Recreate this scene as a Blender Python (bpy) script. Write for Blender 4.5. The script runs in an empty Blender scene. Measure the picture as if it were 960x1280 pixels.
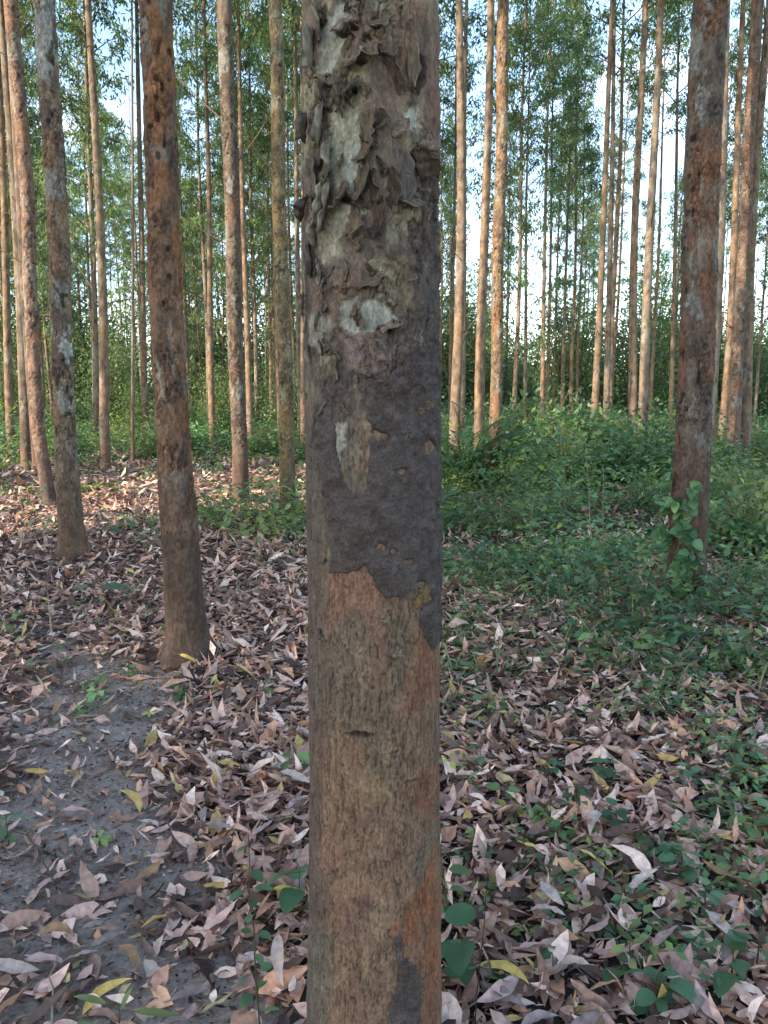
import bpy, math, random
import numpy as np
from mathutils import Vector, Matrix
R = math.radians
random.seed(7)
rng = np.random.default_rng(11)
scene = bpy.context.scene
COL = scene.collection

# ------------------------------------------------------------------ camera
CAM_H, PITCH, FPX = 1.5, R(8.3), 962.0
cam_d = bpy.data.cameras.new('camera')
cam_d.sensor_fit = 'VERTICAL'; cam_d.sensor_height = 34.6; cam_d.lens = 34.6 * FPX / 1280
cam_d.clip_start = 0.05; cam_d.clip_end = 2000
cam_d.dof.use_dof = False
cam = bpy.data.objects.new('camera', cam_d); COL.objects.link(cam)
cam.location = (0, 0, CAM_H); cam.rotation_euler = (R(90) - PITCH, 0, 0)
scene.camera = cam

# ------------------------------------------------------------------ sky and sun
SUN_EL, SUN_AZ = R(21), R(232)            # azimuth clockwise from +Y: behind and to the left
world = bpy.data.worlds.new('World'); scene.world = world; world.use_nodes = True
wn = world.node_tree.nodes; wl = world.node_tree.links
for n in list(wn): wn.remove(n)
w_out = wn.new('ShaderNodeOutputWorld'); w_bg = wn.new('ShaderNodeBackground')
w_sky = wn.new('ShaderNodeTexSky'); w_sky.sky_type = 'NISHITA'; w_sky.sun_disc = False
w_sky.sun_elevation = SUN_EL; w_sky.sun_rotation = SUN_AZ
w_sky.air_density = 1.0; w_sky.dust_density = 0.4; w_sky.ozone_density = 1.0
w_bg.inputs['Strength'].default_value = 0.15
# thin broken cloud over the whole sky
w_tc = wn.new('ShaderNodeTexCoord'); w_map = wn.new('ShaderNodeMapping')
w_map.inputs['Scale'].default_value = (1.0, 1.0, 3.2)
w_no = wn.new('ShaderNodeTexNoise'); w_no.inputs['Scale'].default_value = 2.6
w_no.inputs['Detail'].default_value = 7; w_no.inputs['Roughness'].default_value = 0.55
w_rp = wn.new('ShaderNodeValToRGB')
w_rp.color_ramp.elements[0].position = 0.52; w_rp.color_ramp.elements[0].color = (0.0, 0.0, 0.0, 1)
w_rp.color_ramp.elements[1].position = 0.72; w_rp.color_ramp.elements[1].color = (0.7, 0.7, 0.7, 1)
w_mx = wn.new('ShaderNodeMix'); w_mx.data_type = 'RGBA'
w_mx.inputs['B'].default_value = (5.2, 5.4, 5.8, 1)
wl.new(w_tc.outputs['Generated'], w_map.inputs['Vector']); wl.new(w_map.outputs['Vector'], w_no.inputs['Vector'])
wl.new(w_no.outputs['Fac'], w_rp.inputs['Fac']); wl.new(w_rp.outputs['Color'], w_mx.inputs['Factor'])
wl.new(w_sky.outputs['Color'], w_mx.inputs['A']); wl.new(w_mx.outputs['Result'], w_bg.inputs['Color'])
wl.new(w_bg.outputs['Background'], w_out.inputs['Surface'])

S_DIR = Vector((math.sin(SUN_AZ) * math.cos(SUN_EL), math.cos(SUN_AZ) * math.cos(SUN_EL), math.sin(SUN_EL)))
sun_d = bpy.data.lights.new('sun', 'SUN'); sun_d.energy = 2.8; sun_d.angle = R(0.5); sun_d.color = (1.0, 0.89, 0.73)
sun = bpy.data.objects.new('sun', sun_d); COL.objects.link(sun)
sun.rotation_euler = S_DIR.to_track_quat('Z', 'Y').to_euler(); sun.location = (0, 0, 40)

vs = scene.view_settings
scene.display_settings.display_device = 'sRGB'
vs.view_transform = 'Standard'; vs.look = 'None'; vs.gamma = 1.0; vs.exposure = 2.0; vs.use_curve_mapping = False
scene.cycles.use_denoising = True
scene.cycles.max_bounces = 6; scene.cycles.diffuse_bounces = 4; scene.cycles.transparent_max_bounces = 4
scene.cycles.sample_clamp_indirect = 6

# ------------------------------------------------------------------ helpers
def lin(c):
    c = np.asarray(c, float) / 255.0
    return np.where(c <= 0.04045, c / 12.92, ((c + 0.055) / 1.055) ** 2.4)

def _hash(ix, iy, iz, seed):
    n = (ix * 374761393 + iy * 668265263 + iz * 2147483647 + seed * 1274126177) & 0xFFFFFFFF
    n = ((n ^ (n >> 13)) * 1274126177) & 0xFFFFFFFF
    n = ((n ^ (n >> 16)) * 2246822519) & 0xFFFFFFFF
    return ((n ^ (n >> 15)) & 0xFFFFFF) / float(0xFFFFFF)

def vnoise(x, y, z=0.0, seed=0):
    x, y, z = np.broadcast_arrays(np.asarray(x, float), np.asarray(y, float), np.asarray(z, float))
    xi, yi, zi = np.floor(x).astype(np.int64), np.floor(y).astype(np.int64), np.floor(z).astype(np.int64)
    fx, fy, fz = x - xi, y - yi, z - zi
    fx, fy, fz = [f * f * f * (f * (f * 6 - 15) + 10) for f in (fx, fy, fz)]
    out = 0
    for dx in (0, 1):
        for dy in (0, 1):
            for dz in (0, 1):
                out = out + _hash(xi + dx, yi + dy, zi + dz, seed) * (fx if dx else 1 - fx) * (fy if dy else 1 - fy) * (fz if dz else 1 - fz)
    return out

def fbm(x, y, z=0.0, seed=0, oct=4, gain=0.5):
    a, s, t = 1.0, 0.0, 0.0
    for o in range(oct):
        s = s + a * vnoise(x * 2 ** o + 17.3 * o, y * 2 ** o + 5.1 * o, z * 2 ** o + 9.7 * o, seed + o); t += a; a *= gain
    return s / t

def smooth(a, b, x):
    t = np.clip((x - a) / (b - a), 0, 1); return t * t * (3 - 2 * t)

def worley(x, y, z, seed=0):
    xi, yi, zi = [np.floor(v).astype(np.int64) for v in (x, y, z)]
    best = np.full(x.shape, 9.0); sec = np.full(x.shape, 9.0); cid = np.zeros(x.shape)
    for dx in (-1, 0, 1):
        for dy in (-1, 0, 1):
            for dz in (-1, 0, 1):
                cx, cy, cz = xi + dx, yi + dy, zi + dz
                d = (cx + _hash(cx, cy, cz, seed) - x) ** 2 + (cy + _hash(cx, cy, cz, seed + 1) - y) ** 2 + (cz + _hash(cx, cy, cz, seed + 2) - z) ** 2
                c = d < best
                sec = np.where(c, best, np.minimum(sec, d))
                cid = np.where(c, _hash(cx, cy, cz, seed + 3), cid); best = np.where(c, d, best)
    return np.sqrt(best), np.sqrt(sec), cid

class MB:
    """collects quads and makes one mesh"""
    def __init__(s): s.V, s.Q, s.C, s.M, s.n = [], [], [], [], 0
    def add(s, V, Q, C, m=0):
        V = np.asarray(V, float).reshape(-1, 3); Q = np.asarray(Q, np.int64).reshape(-1, 4)
        C = np.broadcast_to(np.asarray(C, float), (len(V), 3))
        s.V.append(V); s.Q.append(Q + s.n); s.C.append(C); s.M.append(np.full(len(Q), m)); s.n += len(V)
    def mesh(s, name, mats, smooth_=True):
        V = np.concatenate(s.V); Q = np.concatenate(s.Q); C = np.concatenate(s.C); M = np.concatenate(s.M)
        me = bpy.data.meshes.new(name)
        me.vertices.add(len(V)); me.vertices.foreach_set('co', V.astype(np.float32).ravel())
        me.loops.add(len(Q) * 4); me.loops.foreach_set('vertex_index', Q.astype(np.int32).ravel())
        me.polygons.add(len(Q)); me.polygons.foreach_set('loop_start', np.arange(0, len(Q) * 4, 4, dtype=np.int32))
        me.polygons.foreach_set('material_index', M.astype(np.int32))
        me.polygons.foreach_set('use_smooth', np.full(len(Q), smooth_))
        at = me.color_attributes.new('Col', 'FLOAT_COLOR', 'POINT')
        at.data.foreach_set('color', np.concatenate([C, np.ones((len(C), 1))], 1).astype(np.float32).ravel())
        for m in (mats if isinstance(mats, (list, tuple)) else [mats]): me.materials.append(m)
        me.update(); me.validate()
        return me

def link(name, data, parent=None, loc=None):
    o = bpy.data.objects.new(name, data); COL.objects.link(o)
    if parent is not None: o.parent = parent
    if loc is not None: o.location = loc
    return o
def tag(o, label, cat, group=None):
    o['label'] = label; o['category'] = cat
    if group: o['group'] = group
    return o

def norm(v): return v / np.maximum(np.linalg.norm(v, axis=-1, keepdims=True), 1e-9)

def leaf_batch(mb, P, D, N, L, W, C, seg=1, fold=0.2, curl=0.0, twist=0.0, sickle=0.0, crump=0.0, prof='lance', m=0, tipdark=0.0, edge=None):
    """many leaves at once: P base points, D direction, N upper side"""
    P = np.asarray(P, float); n = len(P)
    if n == 0: return
    D = norm(np.asarray(D, float)); N = np.asarray(N, float); N = norm(N - D * np.sum(N * D, 1, keepdims=True)); B = np.cross(N, D)
    f = lambda v: np.broadcast_to(np.asarray(v, float), (n,))[:, None]
    L, W, fold, curl, twist, sickle, crump = [f(v) for v in (L, W, fold, curl, twist, sickle, crump)]
    C = np.broadcast_to(np.asarray(C, float), (n, 3))
    if seg == 1:
        mid = P + D * L * 0.45 + N * curl * L * 0.12
        V = np.stack([P, mid + B * W * 0.5 + N * fold * W * 0.5, P + D * L * (1 - 0.1 * curl ** 2) + N * curl * L * 0.4, mid - B * W * 0.5 + N * fold * W * 0.5], 1)
        Q = np.arange(n)[:, None] * 4 + np.array([0, 1, 2, 3])[None]
        mb.add(V.reshape(-1, 3), Q, np.repeat(C, 4, 0), m); return
    t = np.linspace(0, 1, seg + 1)
    if prof == 'lance': w = np.sin(np.pi * t ** 0.8) ** 0.85
    elif prof == 'heart': w = np.where(t < 0.25, 0.75 + t, np.cos((t - 0.25) / 0.75 * np.pi / 2) ** 0.7); w[0] = 0.35
    else: w = np.sin(np.pi * t ** 0.9) ** 0.6
    w = np.maximum(w, 0.04)
    rows = []; cols = []
    wob = rng.normal(0, 1, (n, seg + 1, 3))
    for i, ti in enumerate(t):
        a = curl * ti
        ctr = P + D * L * (ti - curl ** 2 * ti ** 3 / 6) + N * L * (curl * ti ** 2 / 2) + B * sickle * L * (ti - ti * ti)
        tang_n = N * np.cos(a) - D * np.sin(a)
        tw = twist * (ti - 0.3)
        Bt = B * np.cos(tw) + tang_n * np.sin(tw); Nt = tang_n * np.cos(tw) - B * np.sin(tw)
        hw = W * 0.5 * w[i]
        for k, sgn in enumerate((-1, 0, 1)):
            v = ctr + Bt * sgn * hw + Nt * (fold * abs(sgn)) * hw + Nt * crump * W * (wob[:, i, k:k + 1]) * (0.5 if sgn == 0 else 1.0) * w[i]
            rows.append(v)
            cc = C if sgn else C * 1.08
            if edge is not None and sgn: cc = C * edge
            cols.append(cc * (1 - tipdark * max(0, ti - 0.6)))
    V = np.stack(rows, 1); CC = np.stack(cols, 1); k = 3 * (seg + 1)
    base = []
    for i in range(seg):
        a = i * 3; b = a + 3
        base += [[a, a + 1, b + 1, b], [a + 1, a + 2, b + 2, b + 1]]
    Q = (np.arange(n)[:, None, None] * k + np.array(base)[None])
    mb.add(V.reshape(-1, 3), Q.reshape(-1, 4), CC.reshape(-1, 3), m)

def tube(mb, pts, rad, ns=6, C=(0.2, 0.15, 0.1), m=0):
    pts = np.asarray(pts, float); n = len(pts)
    rad = np.broadcast_to(np.asarray(rad, float), (n,))
    T = norm(np.gradient(pts, axis=0)); ref = np.array([0.31, 0.87, 0.12])
    U = norm(np.cross(T, ref)); Wv = np.cross(T, U)
    th = np.linspace(0, 2 * np.pi, ns, endpoint=False)
    V = pts[:, None] + rad[:, None, None] * (U[:, None] * np.cos(th)[None, :, None] + Wv[:, None] * np.sin(th)[None, :, None])
    i = np.arange(n - 1)[:, None]; j = np.arange(ns)[None]; j2 = (j + 1) % ns
    Q = np.stack([i * ns + j, i * ns + j2, (i + 1) * ns + j2, (i + 1) * ns + j], -1)
    C = np.asarray(C, float)
    if C.ndim == 2: C = np.repeat(C, ns, 0)
    mb.add(V.reshape(-1, 3), Q.reshape(-1, 4), C, m)

def ray(px, py):
    x = (px - 480) / FPX; y = (640 - py) / FPX
    return Vector((x, math.cos(PITCH) + y * math.sin(PITCH), -math.sin(PITCH) + y * math.cos(PITCH)))
def G(px, py):                                   # the point on level ground that stands at this place
    d = ray(px, py); k = -CAM_H / d.z
    return (d.x * k, d.y * k)
def at_depth(px, py, Y):
    d = ray(px, py); k = Y / d.y
    return Vector((d.x * k, Y, CAM_H + d.z * k))
def project(P):
    rel = P - np.array([0, 0, CAM_H]); c, s = math.cos(PITCH), math.sin(PITCH)
    dep = rel[..., 1] * c - rel[..., 2] * s; up = rel[..., 1] * s + rel[..., 2] * c
    return 480 + FPX * rel[..., 0] / dep, 640 - FPX * up / dep

# ------------------------------------------------------------------ materials
def new_mat(name):
    m = bpy.data.materials.new(name); m.use_nodes = True
    nt = m.node_tree; b = nt.nodes['Principled BSDF']
    return m, nt, b
def bark_mat(name, bump=0.5, scale=160.0, vary=0.35, zs=0.35, rough=0.88):
    m, nt, b = new_mat(name); N, Lk = nt.nodes, nt.links
    at = N.new('ShaderNodeVertexColor'); at.layer_name = 'Col'
    tc = N.new('ShaderNodeTexCoord'); mp = N.new('ShaderNodeMapping'); mp.inputs['Scale'].default_value = (1, 1, zs)
    Lk.new(tc.outputs['Object'], mp.inputs['Vector'])
    n1 = N.new('ShaderNodeTexNoise'); n1.inputs['Scale'].default_value = scale; n1.inputs['Detail'].default_value = 5; n1.inputs['Roughness'].default_value = 0.65
    n2 = N.new('ShaderNodeTexNoise'); n2.inputs['Scale'].default_value = scale * 0.22; n2.inputs['Detail'].default_value = 4
    for n in (n1, n2): Lk.new(mp.outputs['Vector'], n.inputs['Vector'])
    mr = N.new('ShaderNodeMapRange'); mr.inputs[1].default_value = 0.3; mr.inputs[2].default_value = 0.7; mr.inputs[3].default_value = 1 - vary; mr.inputs[4].default_value = 1 + vary
    mr2 = N.new('ShaderNodeMapRange'); mr2.inputs[1].default_value = 0.3; mr2.inputs[2].default_value = 0.7; mr2.inputs[3].default_value = 1 - vary * 0.6; mr2.inputs[4].default_value = 1 + vary * 0.6
    Lk.new(n1.outputs['Fac'], mr.inputs[0]); Lk.new(n2.outputs['Fac'], mr2.inputs[0])
    mu = N.new('ShaderNodeMath'); mu.operation = 'MULTIPLY'; Lk.new(mr.outputs[0], mu.inputs[0]); Lk.new(mr2.outputs[0], mu.inputs[1])
    vm = N.new('ShaderNodeVectorMath'); vm.operation = 'SCALE'; Lk.new(at.outputs['Color'], vm.inputs[0]); Lk.new(mu.outputs[0], vm.inputs['Scale'])
    Lk.new(vm.outputs[0], b.inputs['Base Color'])
    bp = N.new('ShaderNodeBump'); bp.inputs['Strength'].default_value = bump; bp.inputs['Distance'].default_value = 0.004
    Lk.new(n1.outputs['Fac'], bp.inputs['Height']); Lk.new(bp.outputs[0], b.inputs['Normal'])
    b.inputs['Roughness'].default_value = rough; b.inputs['Specular IOR Level'].default_value = 0.2
    return m
def leaf_mat(name, trans=0.3, rough=0.5, vary=0.3, scale=40.0, spec=0.35, obj_rand=0.0):
    m, nt, b = new_mat(name); N, Lk = nt.nodes, nt.links
    at = N.new('ShaderNodeVertexColor'); at.layer_name = 'Col'
    tc = N.new('ShaderNodeTexCoord')
    n1 = N.new('ShaderNodeTexNoise'); n1.inputs['Scale'].default_value = scale; n1.inputs['Detail'].default_value = 4
    Lk.new(tc.outputs['Object'], n1.inputs['Vector'])
    mr = N.new('ShaderNodeMapRange'); mr.inputs[1].default_value = 0.3; mr.inputs[2].default_value = 0.7; mr.inputs[3].default_value = 1 - vary; mr.inputs[4].default_value = 1 + vary
    Lk.new(n1.outputs['Fac'], mr.inputs[0])
    fac = mr.outputs[0]
    if obj_rand:
        oi = N.new('ShaderNodeObjectInfo'); m2 = N.new('ShaderNodeMapRange'); m2.inputs[3].default_value = 1 - obj_rand; m2.inputs[4].default_value = 1 + obj_rand
        Lk.new(oi.outputs['Random'], m2.inputs[0]); mu = N.new('ShaderNodeMath'); mu.operation = 'MULTIPLY'
        Lk.new(fac, mu.inputs[0]); Lk.new(m2.outputs[0], mu.inputs[1]); fac = mu.outputs[0]
    vm = N.new('ShaderNodeVectorMath'); vm.operation = 'SCALE'; Lk.new(at.outputs['Color'], vm.inputs[0]); Lk.new(fac, vm.inputs['Scale'])
    Lk.new(vm.outputs[0], b.inputs['Base Color'])
    b.inputs['Roughness'].default_value = rough; b.inputs['Specular IOR Level'].default_value = spec
    if trans > 0:
        tr = N.new('ShaderNodeBsdfTranslucent'); mx = N.new('ShaderNodeMixShader'); mx.inputs[0].default_value = trans
        hs = N.new('ShaderNodeHueSaturation'); hs.inputs['Hue'].default_value = 0.48; hs.inputs['Saturation'].default_value = 1.15; hs.inputs['Value'].default_value = 1.6
        Lk.new(vm.outputs[0], hs.inputs['Color']); Lk.new(hs.outputs[0], tr.inputs['Color'])
        out = N['Material Output']
        Lk.new(b.outputs[0], mx.inputs[1]); Lk.new(tr.outputs[0], mx.inputs[2]); Lk.new(mx.outputs[0], out.inputs['Surface'])
    return m

M_BARK = bark_mat('flaking bark', bump=0.9, scale=210, vary=0.42, zs=0.6)
M_MUD = bark_mat('termite mud', bump=1.0, scale=260, vary=0.42, zs=1.0, rough=0.96)
M_STRIP = bark_mat('peeling bark', bump=0.4, scale=120, vary=0.3, zs=0.5)
M_TRUNK = bark_mat('plantation bark', bump=0.9, scale=70, vary=0.45, zs=0.45)
M_TWIG = bark_mat('twig bark', bump=0.2, scale=60, vary=0.25)
M_CROWN = leaf_mat('eucalyptus leaf', trans=0.5, rough=0.42, vary=0.25, scale=0.7, spec=0.4, obj_rand=0.18)
M_GREEN = leaf_mat('undergrowth leaf', trans=0.38, rough=0.40, vary=0.3, scale=9, spec=0.5, obj_rand=.28)
M_LITTER = leaf_mat('dead leaf', trans=0.08, rough=0.6, vary=0.28, scale=55, spec=0.3)

# ------------------------------------------------------------------ ground
def path_mask(x, y):
    """1 on the trodden bare soil"""
    cx = -0.72 - 0.42 * (y - 1.65) + 0.10 * np.sin(y * 2.1)
    wd = np.maximum(0.44 - 0.06 * (y - 1.65), .1) + 0.06 * np.sin(y * 3.3 + 1)
    return smooth(wd + 0.30, wd - 0.12, np.abs(x - cx) + 0.26 * (fbm(x * 3.1, y * 3.1, 0, 71, 3) - 0.5) * 2) * smooth(6.2, 3.8, y)
def gh(x, y):
    x = np.asarray(x, float); y = np.asarray(y, float)
    d = np.hypot(x, y)
    h = 0.05 * (fbm(x * 0.5, y * 0.5, 0, 3, 3) - 0.5) + 0.028 * (fbm(x * 2.3, y * 2.3, 0, 9, 3) - 0.5)
    return h * smooth(0.0, 2.0, d) + 0.5 * (fbm(x * 0.05, y * 0.05, 0, 5, 2) - 0.5) * smooth(20, 60, d) - 0.03 * path_mask(x, y)

def axis_coords(a, b, step, far, grow=1.22):
    c = list(np.arange(a, b + 1e-6, step)); s = step
    while c[-1] < far: s *= grow; c.append(c[-1] + s)
    s = step
    while c[0] > -far: s *= grow; c.insert(0, c[0] - s)
    return np.array(c)
gx = axis_coords(-3.6, 3.2, 0.034, 500); gy = axis_coords(1.0, 8.0, 0.036, 500)
GX, GY = np.meshgrid(gx, gy)
near = smooth(9, 5, np.hypot(GX, GY))
GZ = gh(GX, GY) + near * (0.024 * (fbm(GX * 14, GY * 14, 0, 21, 3) - 0.5) + 0.016 * (vnoise(GX * 30, GY * 30, 0, 33) - 0.5))
mb = MB()
nx, ny = len(gx), len(gy)
i = np.arange(ny - 1)[:, None]; j = np.arange(nx - 1)[None]
Q = np.stack([i * nx + j, i * nx + j + 1, (i + 1) * nx + j + 1, (i + 1) * nx + j], -1)
soil = np.array([0.285, 0.232, 0.196]); humus = np.array([0.060, 0.047, 0.042]); far_lit = np.array([0.20, 0.15, 0.12]); far_green = np.array([0.045, 0.075, 0.03])
pm = path_mask(GX, GY)[..., None]
n_ = fbm(GX * 5, GY * 5, 0, 41, 4)[..., None]
dd = np.hypot(GX, GY)[..., None]
c_ = humus * (1 - pm) + soil * pm
c_ = c_ * (0.55 + 0.9 * n_)
side_ = np.clip(smooth(9, 14, dd) + smooth(.6, 1.0, (np.abs(GX) / np.maximum(GY + 1.2, .3)))[..., None], 0, 1)
c_ = c_ * (1 - side_) + far_lit * (.6 + .8 * n_) * side_
gmask = np.clip(smooth(14, 22, dd) + 0.7 * smooth(5, 9, dd) * smooth(-0.5, 1.0, GX)[..., None], 0, 1)
c_ = c_ * (1 - gmask) + far_green * gmask
mb.add(np.stack([GX, GY, GZ], -1).reshape(-1, 3), Q.reshape(-1, 4), c_.reshape(-1, 3))
M_SOIL, nt, b = new_mat('soil'); N_, L_ = nt.nodes, nt.links
at = N_.new('ShaderNodeVertexColor'); at.layer_name = 'Col'; tc = N_.new('ShaderNodeTexCoord')
n1 = N_.new('ShaderNodeTexNoise'); n1.inputs['Scale'].default_value = 70; n1.inputs['Detail'].default_value = 8; n1.inputs['Roughness'].default_value = 0.7
vo = N_.new('ShaderNodeTexVoronoi'); vo.inputs['Scale'].default_value = 55
L_.new(tc.outputs['Object'], n1.inputs['Vector']); L_.new(tc.outputs['Object'], vo.inputs['Vector'])
mr = N_.new('ShaderNodeMapRange'); mr.inputs[1].default_value = 0.3; mr.inputs[2].default_value = 0.7; mr.inputs[3].default_value = 0.6; mr.inputs[4].default_value = 1.4
L_.new(n1.outputs['Fac'], mr.inputs[0]); vm = N_.new('ShaderNodeVectorMath'); vm.operation = 'SCALE'
L_.new(at.outputs['Color'], vm.inputs[0]); L_.new(mr.outputs[0], vm.inputs['Scale']); L_.new(vm.outputs[0], b.inputs['Base Color'])
ad = N_.new('ShaderNodeMath'); ad.operation = 'MULTIPLY_ADD'; ad.inputs[1].default_value = 0.5; L_.new(vo.outputs['Distance'], ad.inputs[0]); L_.new(n1.outputs['Fac'], ad.inputs[2])
bp = N_.new('ShaderNodeBump'); bp.inputs['Strength'].default_value = 0.9; bp.inputs['Distance'].default_value = 0.012; L_.new(ad.outputs[0], bp.inputs['Height']); L_.new(bp.outputs[0], b.inputs['Normal'])
b.inputs['Roughness'].default_value = 0.95; b.inputs['Specular IOR Level'].default_value = 0.15
g = link('ground', mb.mesh('ground', M_SOIL)); g['kind'] = 'structure'

# ------------------------------------------------------------------ trunks
def trunk_grid(axis, zs, th, disp=None):
    """axis(z) -> x, y, r arrays; rows at zs, columns at th (closed)"""
    ax, ay, ar = axis(zs)
    Z, T = np.meshgrid(zs, th, indexing='ij')
    r = ar[:, None] + (0 if disp is None else disp)
    return np.stack([ax[:, None] + r * np.sin(T), ay[:, None] - r * np.cos(T), Z], -1)
def grid_quads(nz, nt):
    i = np.arange(nz - 1)[:, None]; j = np.arange(nt)[None]; j2 = (j + 1) % nt
    return np.stack([i * nt + j, i * nt + j2, (i + 1) * nt + j2, (i + 1) * nt + j], -1).reshape(-1, 4)

def bark_layers(P, r, seed, scale=1.0):
    """flaky relief (metres) and palette mixers on unit-cylinder coordinates"""
    x, y, z = P[..., 0] / scale, P[..., 1] / scale, P[..., 2] / scale
    w = fbm(x * 9, y * 9, z * 4, seed, 4)
    st = fbm(x * 22 + w * 2, y * 22, z * 13, seed + 7, 4)
    k = st * 6.0; fr = k - np.floor(k)
    plates = (np.floor(k) + smooth(0.0, 0.22, fr)) / 6.0
    pits = smooth(0.72, 0.82, vnoise(x * 40, y * 40, z * 26, seed + 20)) * smooth(0.5, 0.6, vnoise(x * 9, y * 9, z * 5, seed + 22))
    return w, st, plates, pits, fr

# pixel-measured colour zones of the big trunk are turned into places on its surface once, here
def poly_sdf(px, py, poly):
    poly = np.asarray(poly, float); n = len(poly)
    d = np.full(px.shape, 1e9); ins = np.zeros(px.shape, bool)
    for a in range(n):
        ax_, ay_ = poly[a]; bx_, by_ = poly[(a + 1) % n]
        ex, ey = bx_ - ax_, by_ - ay_; wx, wy = px - ax_, py - ay_
        t = np.clip((wx * ex + wy * ey) / (ex * ex + ey * ey + 1e-9), 0, 1)
        d = np.minimum(d, (wx - ex * t) ** 2 + (wy - ey * t) ** 2)
        c = ((ay_ > py) != (by_ > py)) & (px < (bx_ - ax_) * (py - ay_) / (by_ - ay_ + 1e-12) + ax_)
        ins ^= c
    d = np.sqrt(d)
    return np.where(ins, d, -d)                 # positive inside

def crown_fix(): pass

# --- the big tree in front
BX, BY = -0.0215, 1.45
def big_axis(z):
    z = np.asarray(z, float)
    r = np.interp(z, [-0.1, 0.0, 0.2, 0.7, 1.4, 2.16, 3.5, 12, 21], [0.19, 0.165, 0.142, 0.130, 0.1245, 0.1185, 0.113, 0.07, 0.012])
    x = BX + 0.003 * np.sin(z * 2.4) + np.interp(z, [0, 3, 21], [0, 0, 0.15]); y = BY + 0.05 * smooth(3, 20, z)
    return x, y, r
thf = np.linspace(-R(110), R(110), 246); thb = np.linspace(R(110), R(250), 50)[1:-1]
th = np.concatenate([thf, thb])
zs = np.concatenate([[-0.12], np.linspace(-0.06, 0.16, 30)[:-1], np.linspace(0.16, 2.28, 960), np.linspace(2.3, 4, 90), np.linspace(4.1, 21, 60)])
P0 = trunk_grid(big_axis, zs, th)
px, py = project(P0)
front = np.abs(((np.broadcast_to(th, px.shape) + np.pi) % (2 * np.pi)) - np.pi) < R(100)
zone = front & (P0[..., 2] > 0.1) & (P0[..., 2] < 2.4)
px = np.where(zone, px, -4000.0); py = np.where(zone, py, np.interp(P0[..., 2], [0, 2.2], [1350, -20]))
X, Y, Z = P0[..., 0] * 1.0, P0[..., 1] * 1.0, P0[..., 2] * 1.0
wx = (fbm(X * 26, Y * 26, Z * 26, 101, 4) - 0.5) * 22; wy = (fbm(X * 26, Y * 26, Z * 26, 151, 4) - 0.5) * 22
fx_ = (fbm(X * 110, Y * 110, Z * 110, 111, 3) - 0.5) * 9; fy_ = (fbm(X * 110, Y * 110, Z * 110, 161, 3) - 0.5) * 9
PX, PY = px + wx + fx_, py + wy + fy_

upper = smooth(560, 470, py + wy * 1.5)                # flaking zone
w1, st1, plates, pits, fr = bark_layers(P0, 0.12, 300, 1.0)
# vertical fissures of the lower bark
stretch = 0.17
f1 = fbm(X * 130 + w1 * 4, Y * 130, Z * 130 * stretch, 401, 3); f2 = fbm(X * 190, Y * 190, Z * 190 * 0.3, 411, 2)
ridge = 1 - np.abs(f1 * 2 - 1) * 2.4
fiss = smooth(0.72, 1.0, ridge)
fine = (f2 - 0.5)
h = np.zeros(px.shape)
h += (1 - upper) * (-0.0026 * fiss + 0.0026 * fine + 0.004 * (fbm(X * 14, Y * 14, Z * 8, 421, 2) - 0.5))
flk = smooth(0.35, 0.65, fbm(X * 10, Y * 10, Z * 6, 431, 3))
h += upper * ((plates - 0.5) * 0.017 * (0.45 + 0.8 * flk) + 0.0022 * fine - 0.006 * pits)
# small lifting scales
q1, q2, qid = worley((X + 0.10 * (w1 - .5)) * 62, (Y + 0.1 * (w1 - .5)) * 62, (Z + .06 * (st1 - .5)) * 44, 701)
qe = smooth(0.16, 0.0, q2 - q1)
r1, r2, rid = worley(X * 150 + 9 * f1, Y * 150, Z * 120, 731)
re_ = smooth(0.2, 0.0, r2 - r1)
rough_ = smooth(0.40, 0.62, fbm(X * 13, Y * 13, Z * 9, 751, 3))
h += upper * rough_ * ((qid - .5) * 0.0075 - 0.003 * qe + (rid - .5) * 0.0035)
h += (1 - upper) * 0.0008 * (rid - .5)
# colour: khaki-brown below, grey olive above
def mixc(C, col, m): return C * (1 - m[..., None]) + np.asarray(col) * m[..., None]
C = np.empty(px.shape + (3,)); C[:] = lin((124, 103, 85))
C = mixc(C, lin((104, 96, 82)), smooth(0.42, 0.62, fbm(X * 12, Y * 12, Z * 5, 501, 4)) * 0.8)
C = mixc(C, lin((134, 116, 94)), smooth(0.55, 0.70, fbm(X * 20, Y * 20, Z * 9, 511, 4)) * 0.7)
C = mixc(C, lin((120, 94, 78)), smooth(0.56, 0.68, fbm(X * 16, Y * 16, Z * 6, 521, 4)) * 0.55)
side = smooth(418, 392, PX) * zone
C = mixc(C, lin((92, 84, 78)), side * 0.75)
C = C * (1 - 0.45 * fiss[..., None] * (1 - upper[..., None]))
U = np.empty_like(C); U[:] = lin((124, 113, 92))
U = mixc(U, lin((92, 78, 68)), smooth(0.45, 0.60, st1) * 0.9)
U = mixc(U, lin((136, 126, 104)), smooth(0.46, 0.36, st1) * 0.8)
U = mixc(U, lin((116, 94, 80)), smooth(0.52, 0.64, fbm(X * 18, Y * 18, Z * 12, 531, 4)) * 0.5)
U = mixc(U, lin((70, 60, 54)), smooth(0.60, 0.72, fbm(X * 30, Y * 30, Z * 20, 541, 3)) * 0.8)
U = U * (1 - 0.62 * pits[..., None])
U = U * (1 - 0.35 * ((fr < 0.12) * 1.0)[..., None])
U = U * (1 + upper * rough_ * ((qid - .5) * .55 + (rid - .5) * .5))[..., None] * (1 - (.5 * qe + .25 * re_) * rough_)[..., None]
C = C * (1 + (rid - .5) * .12 - .05 * re_)[..., None]
C = C * (1 - upper[..., None]) + U * upper[..., None]

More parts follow.
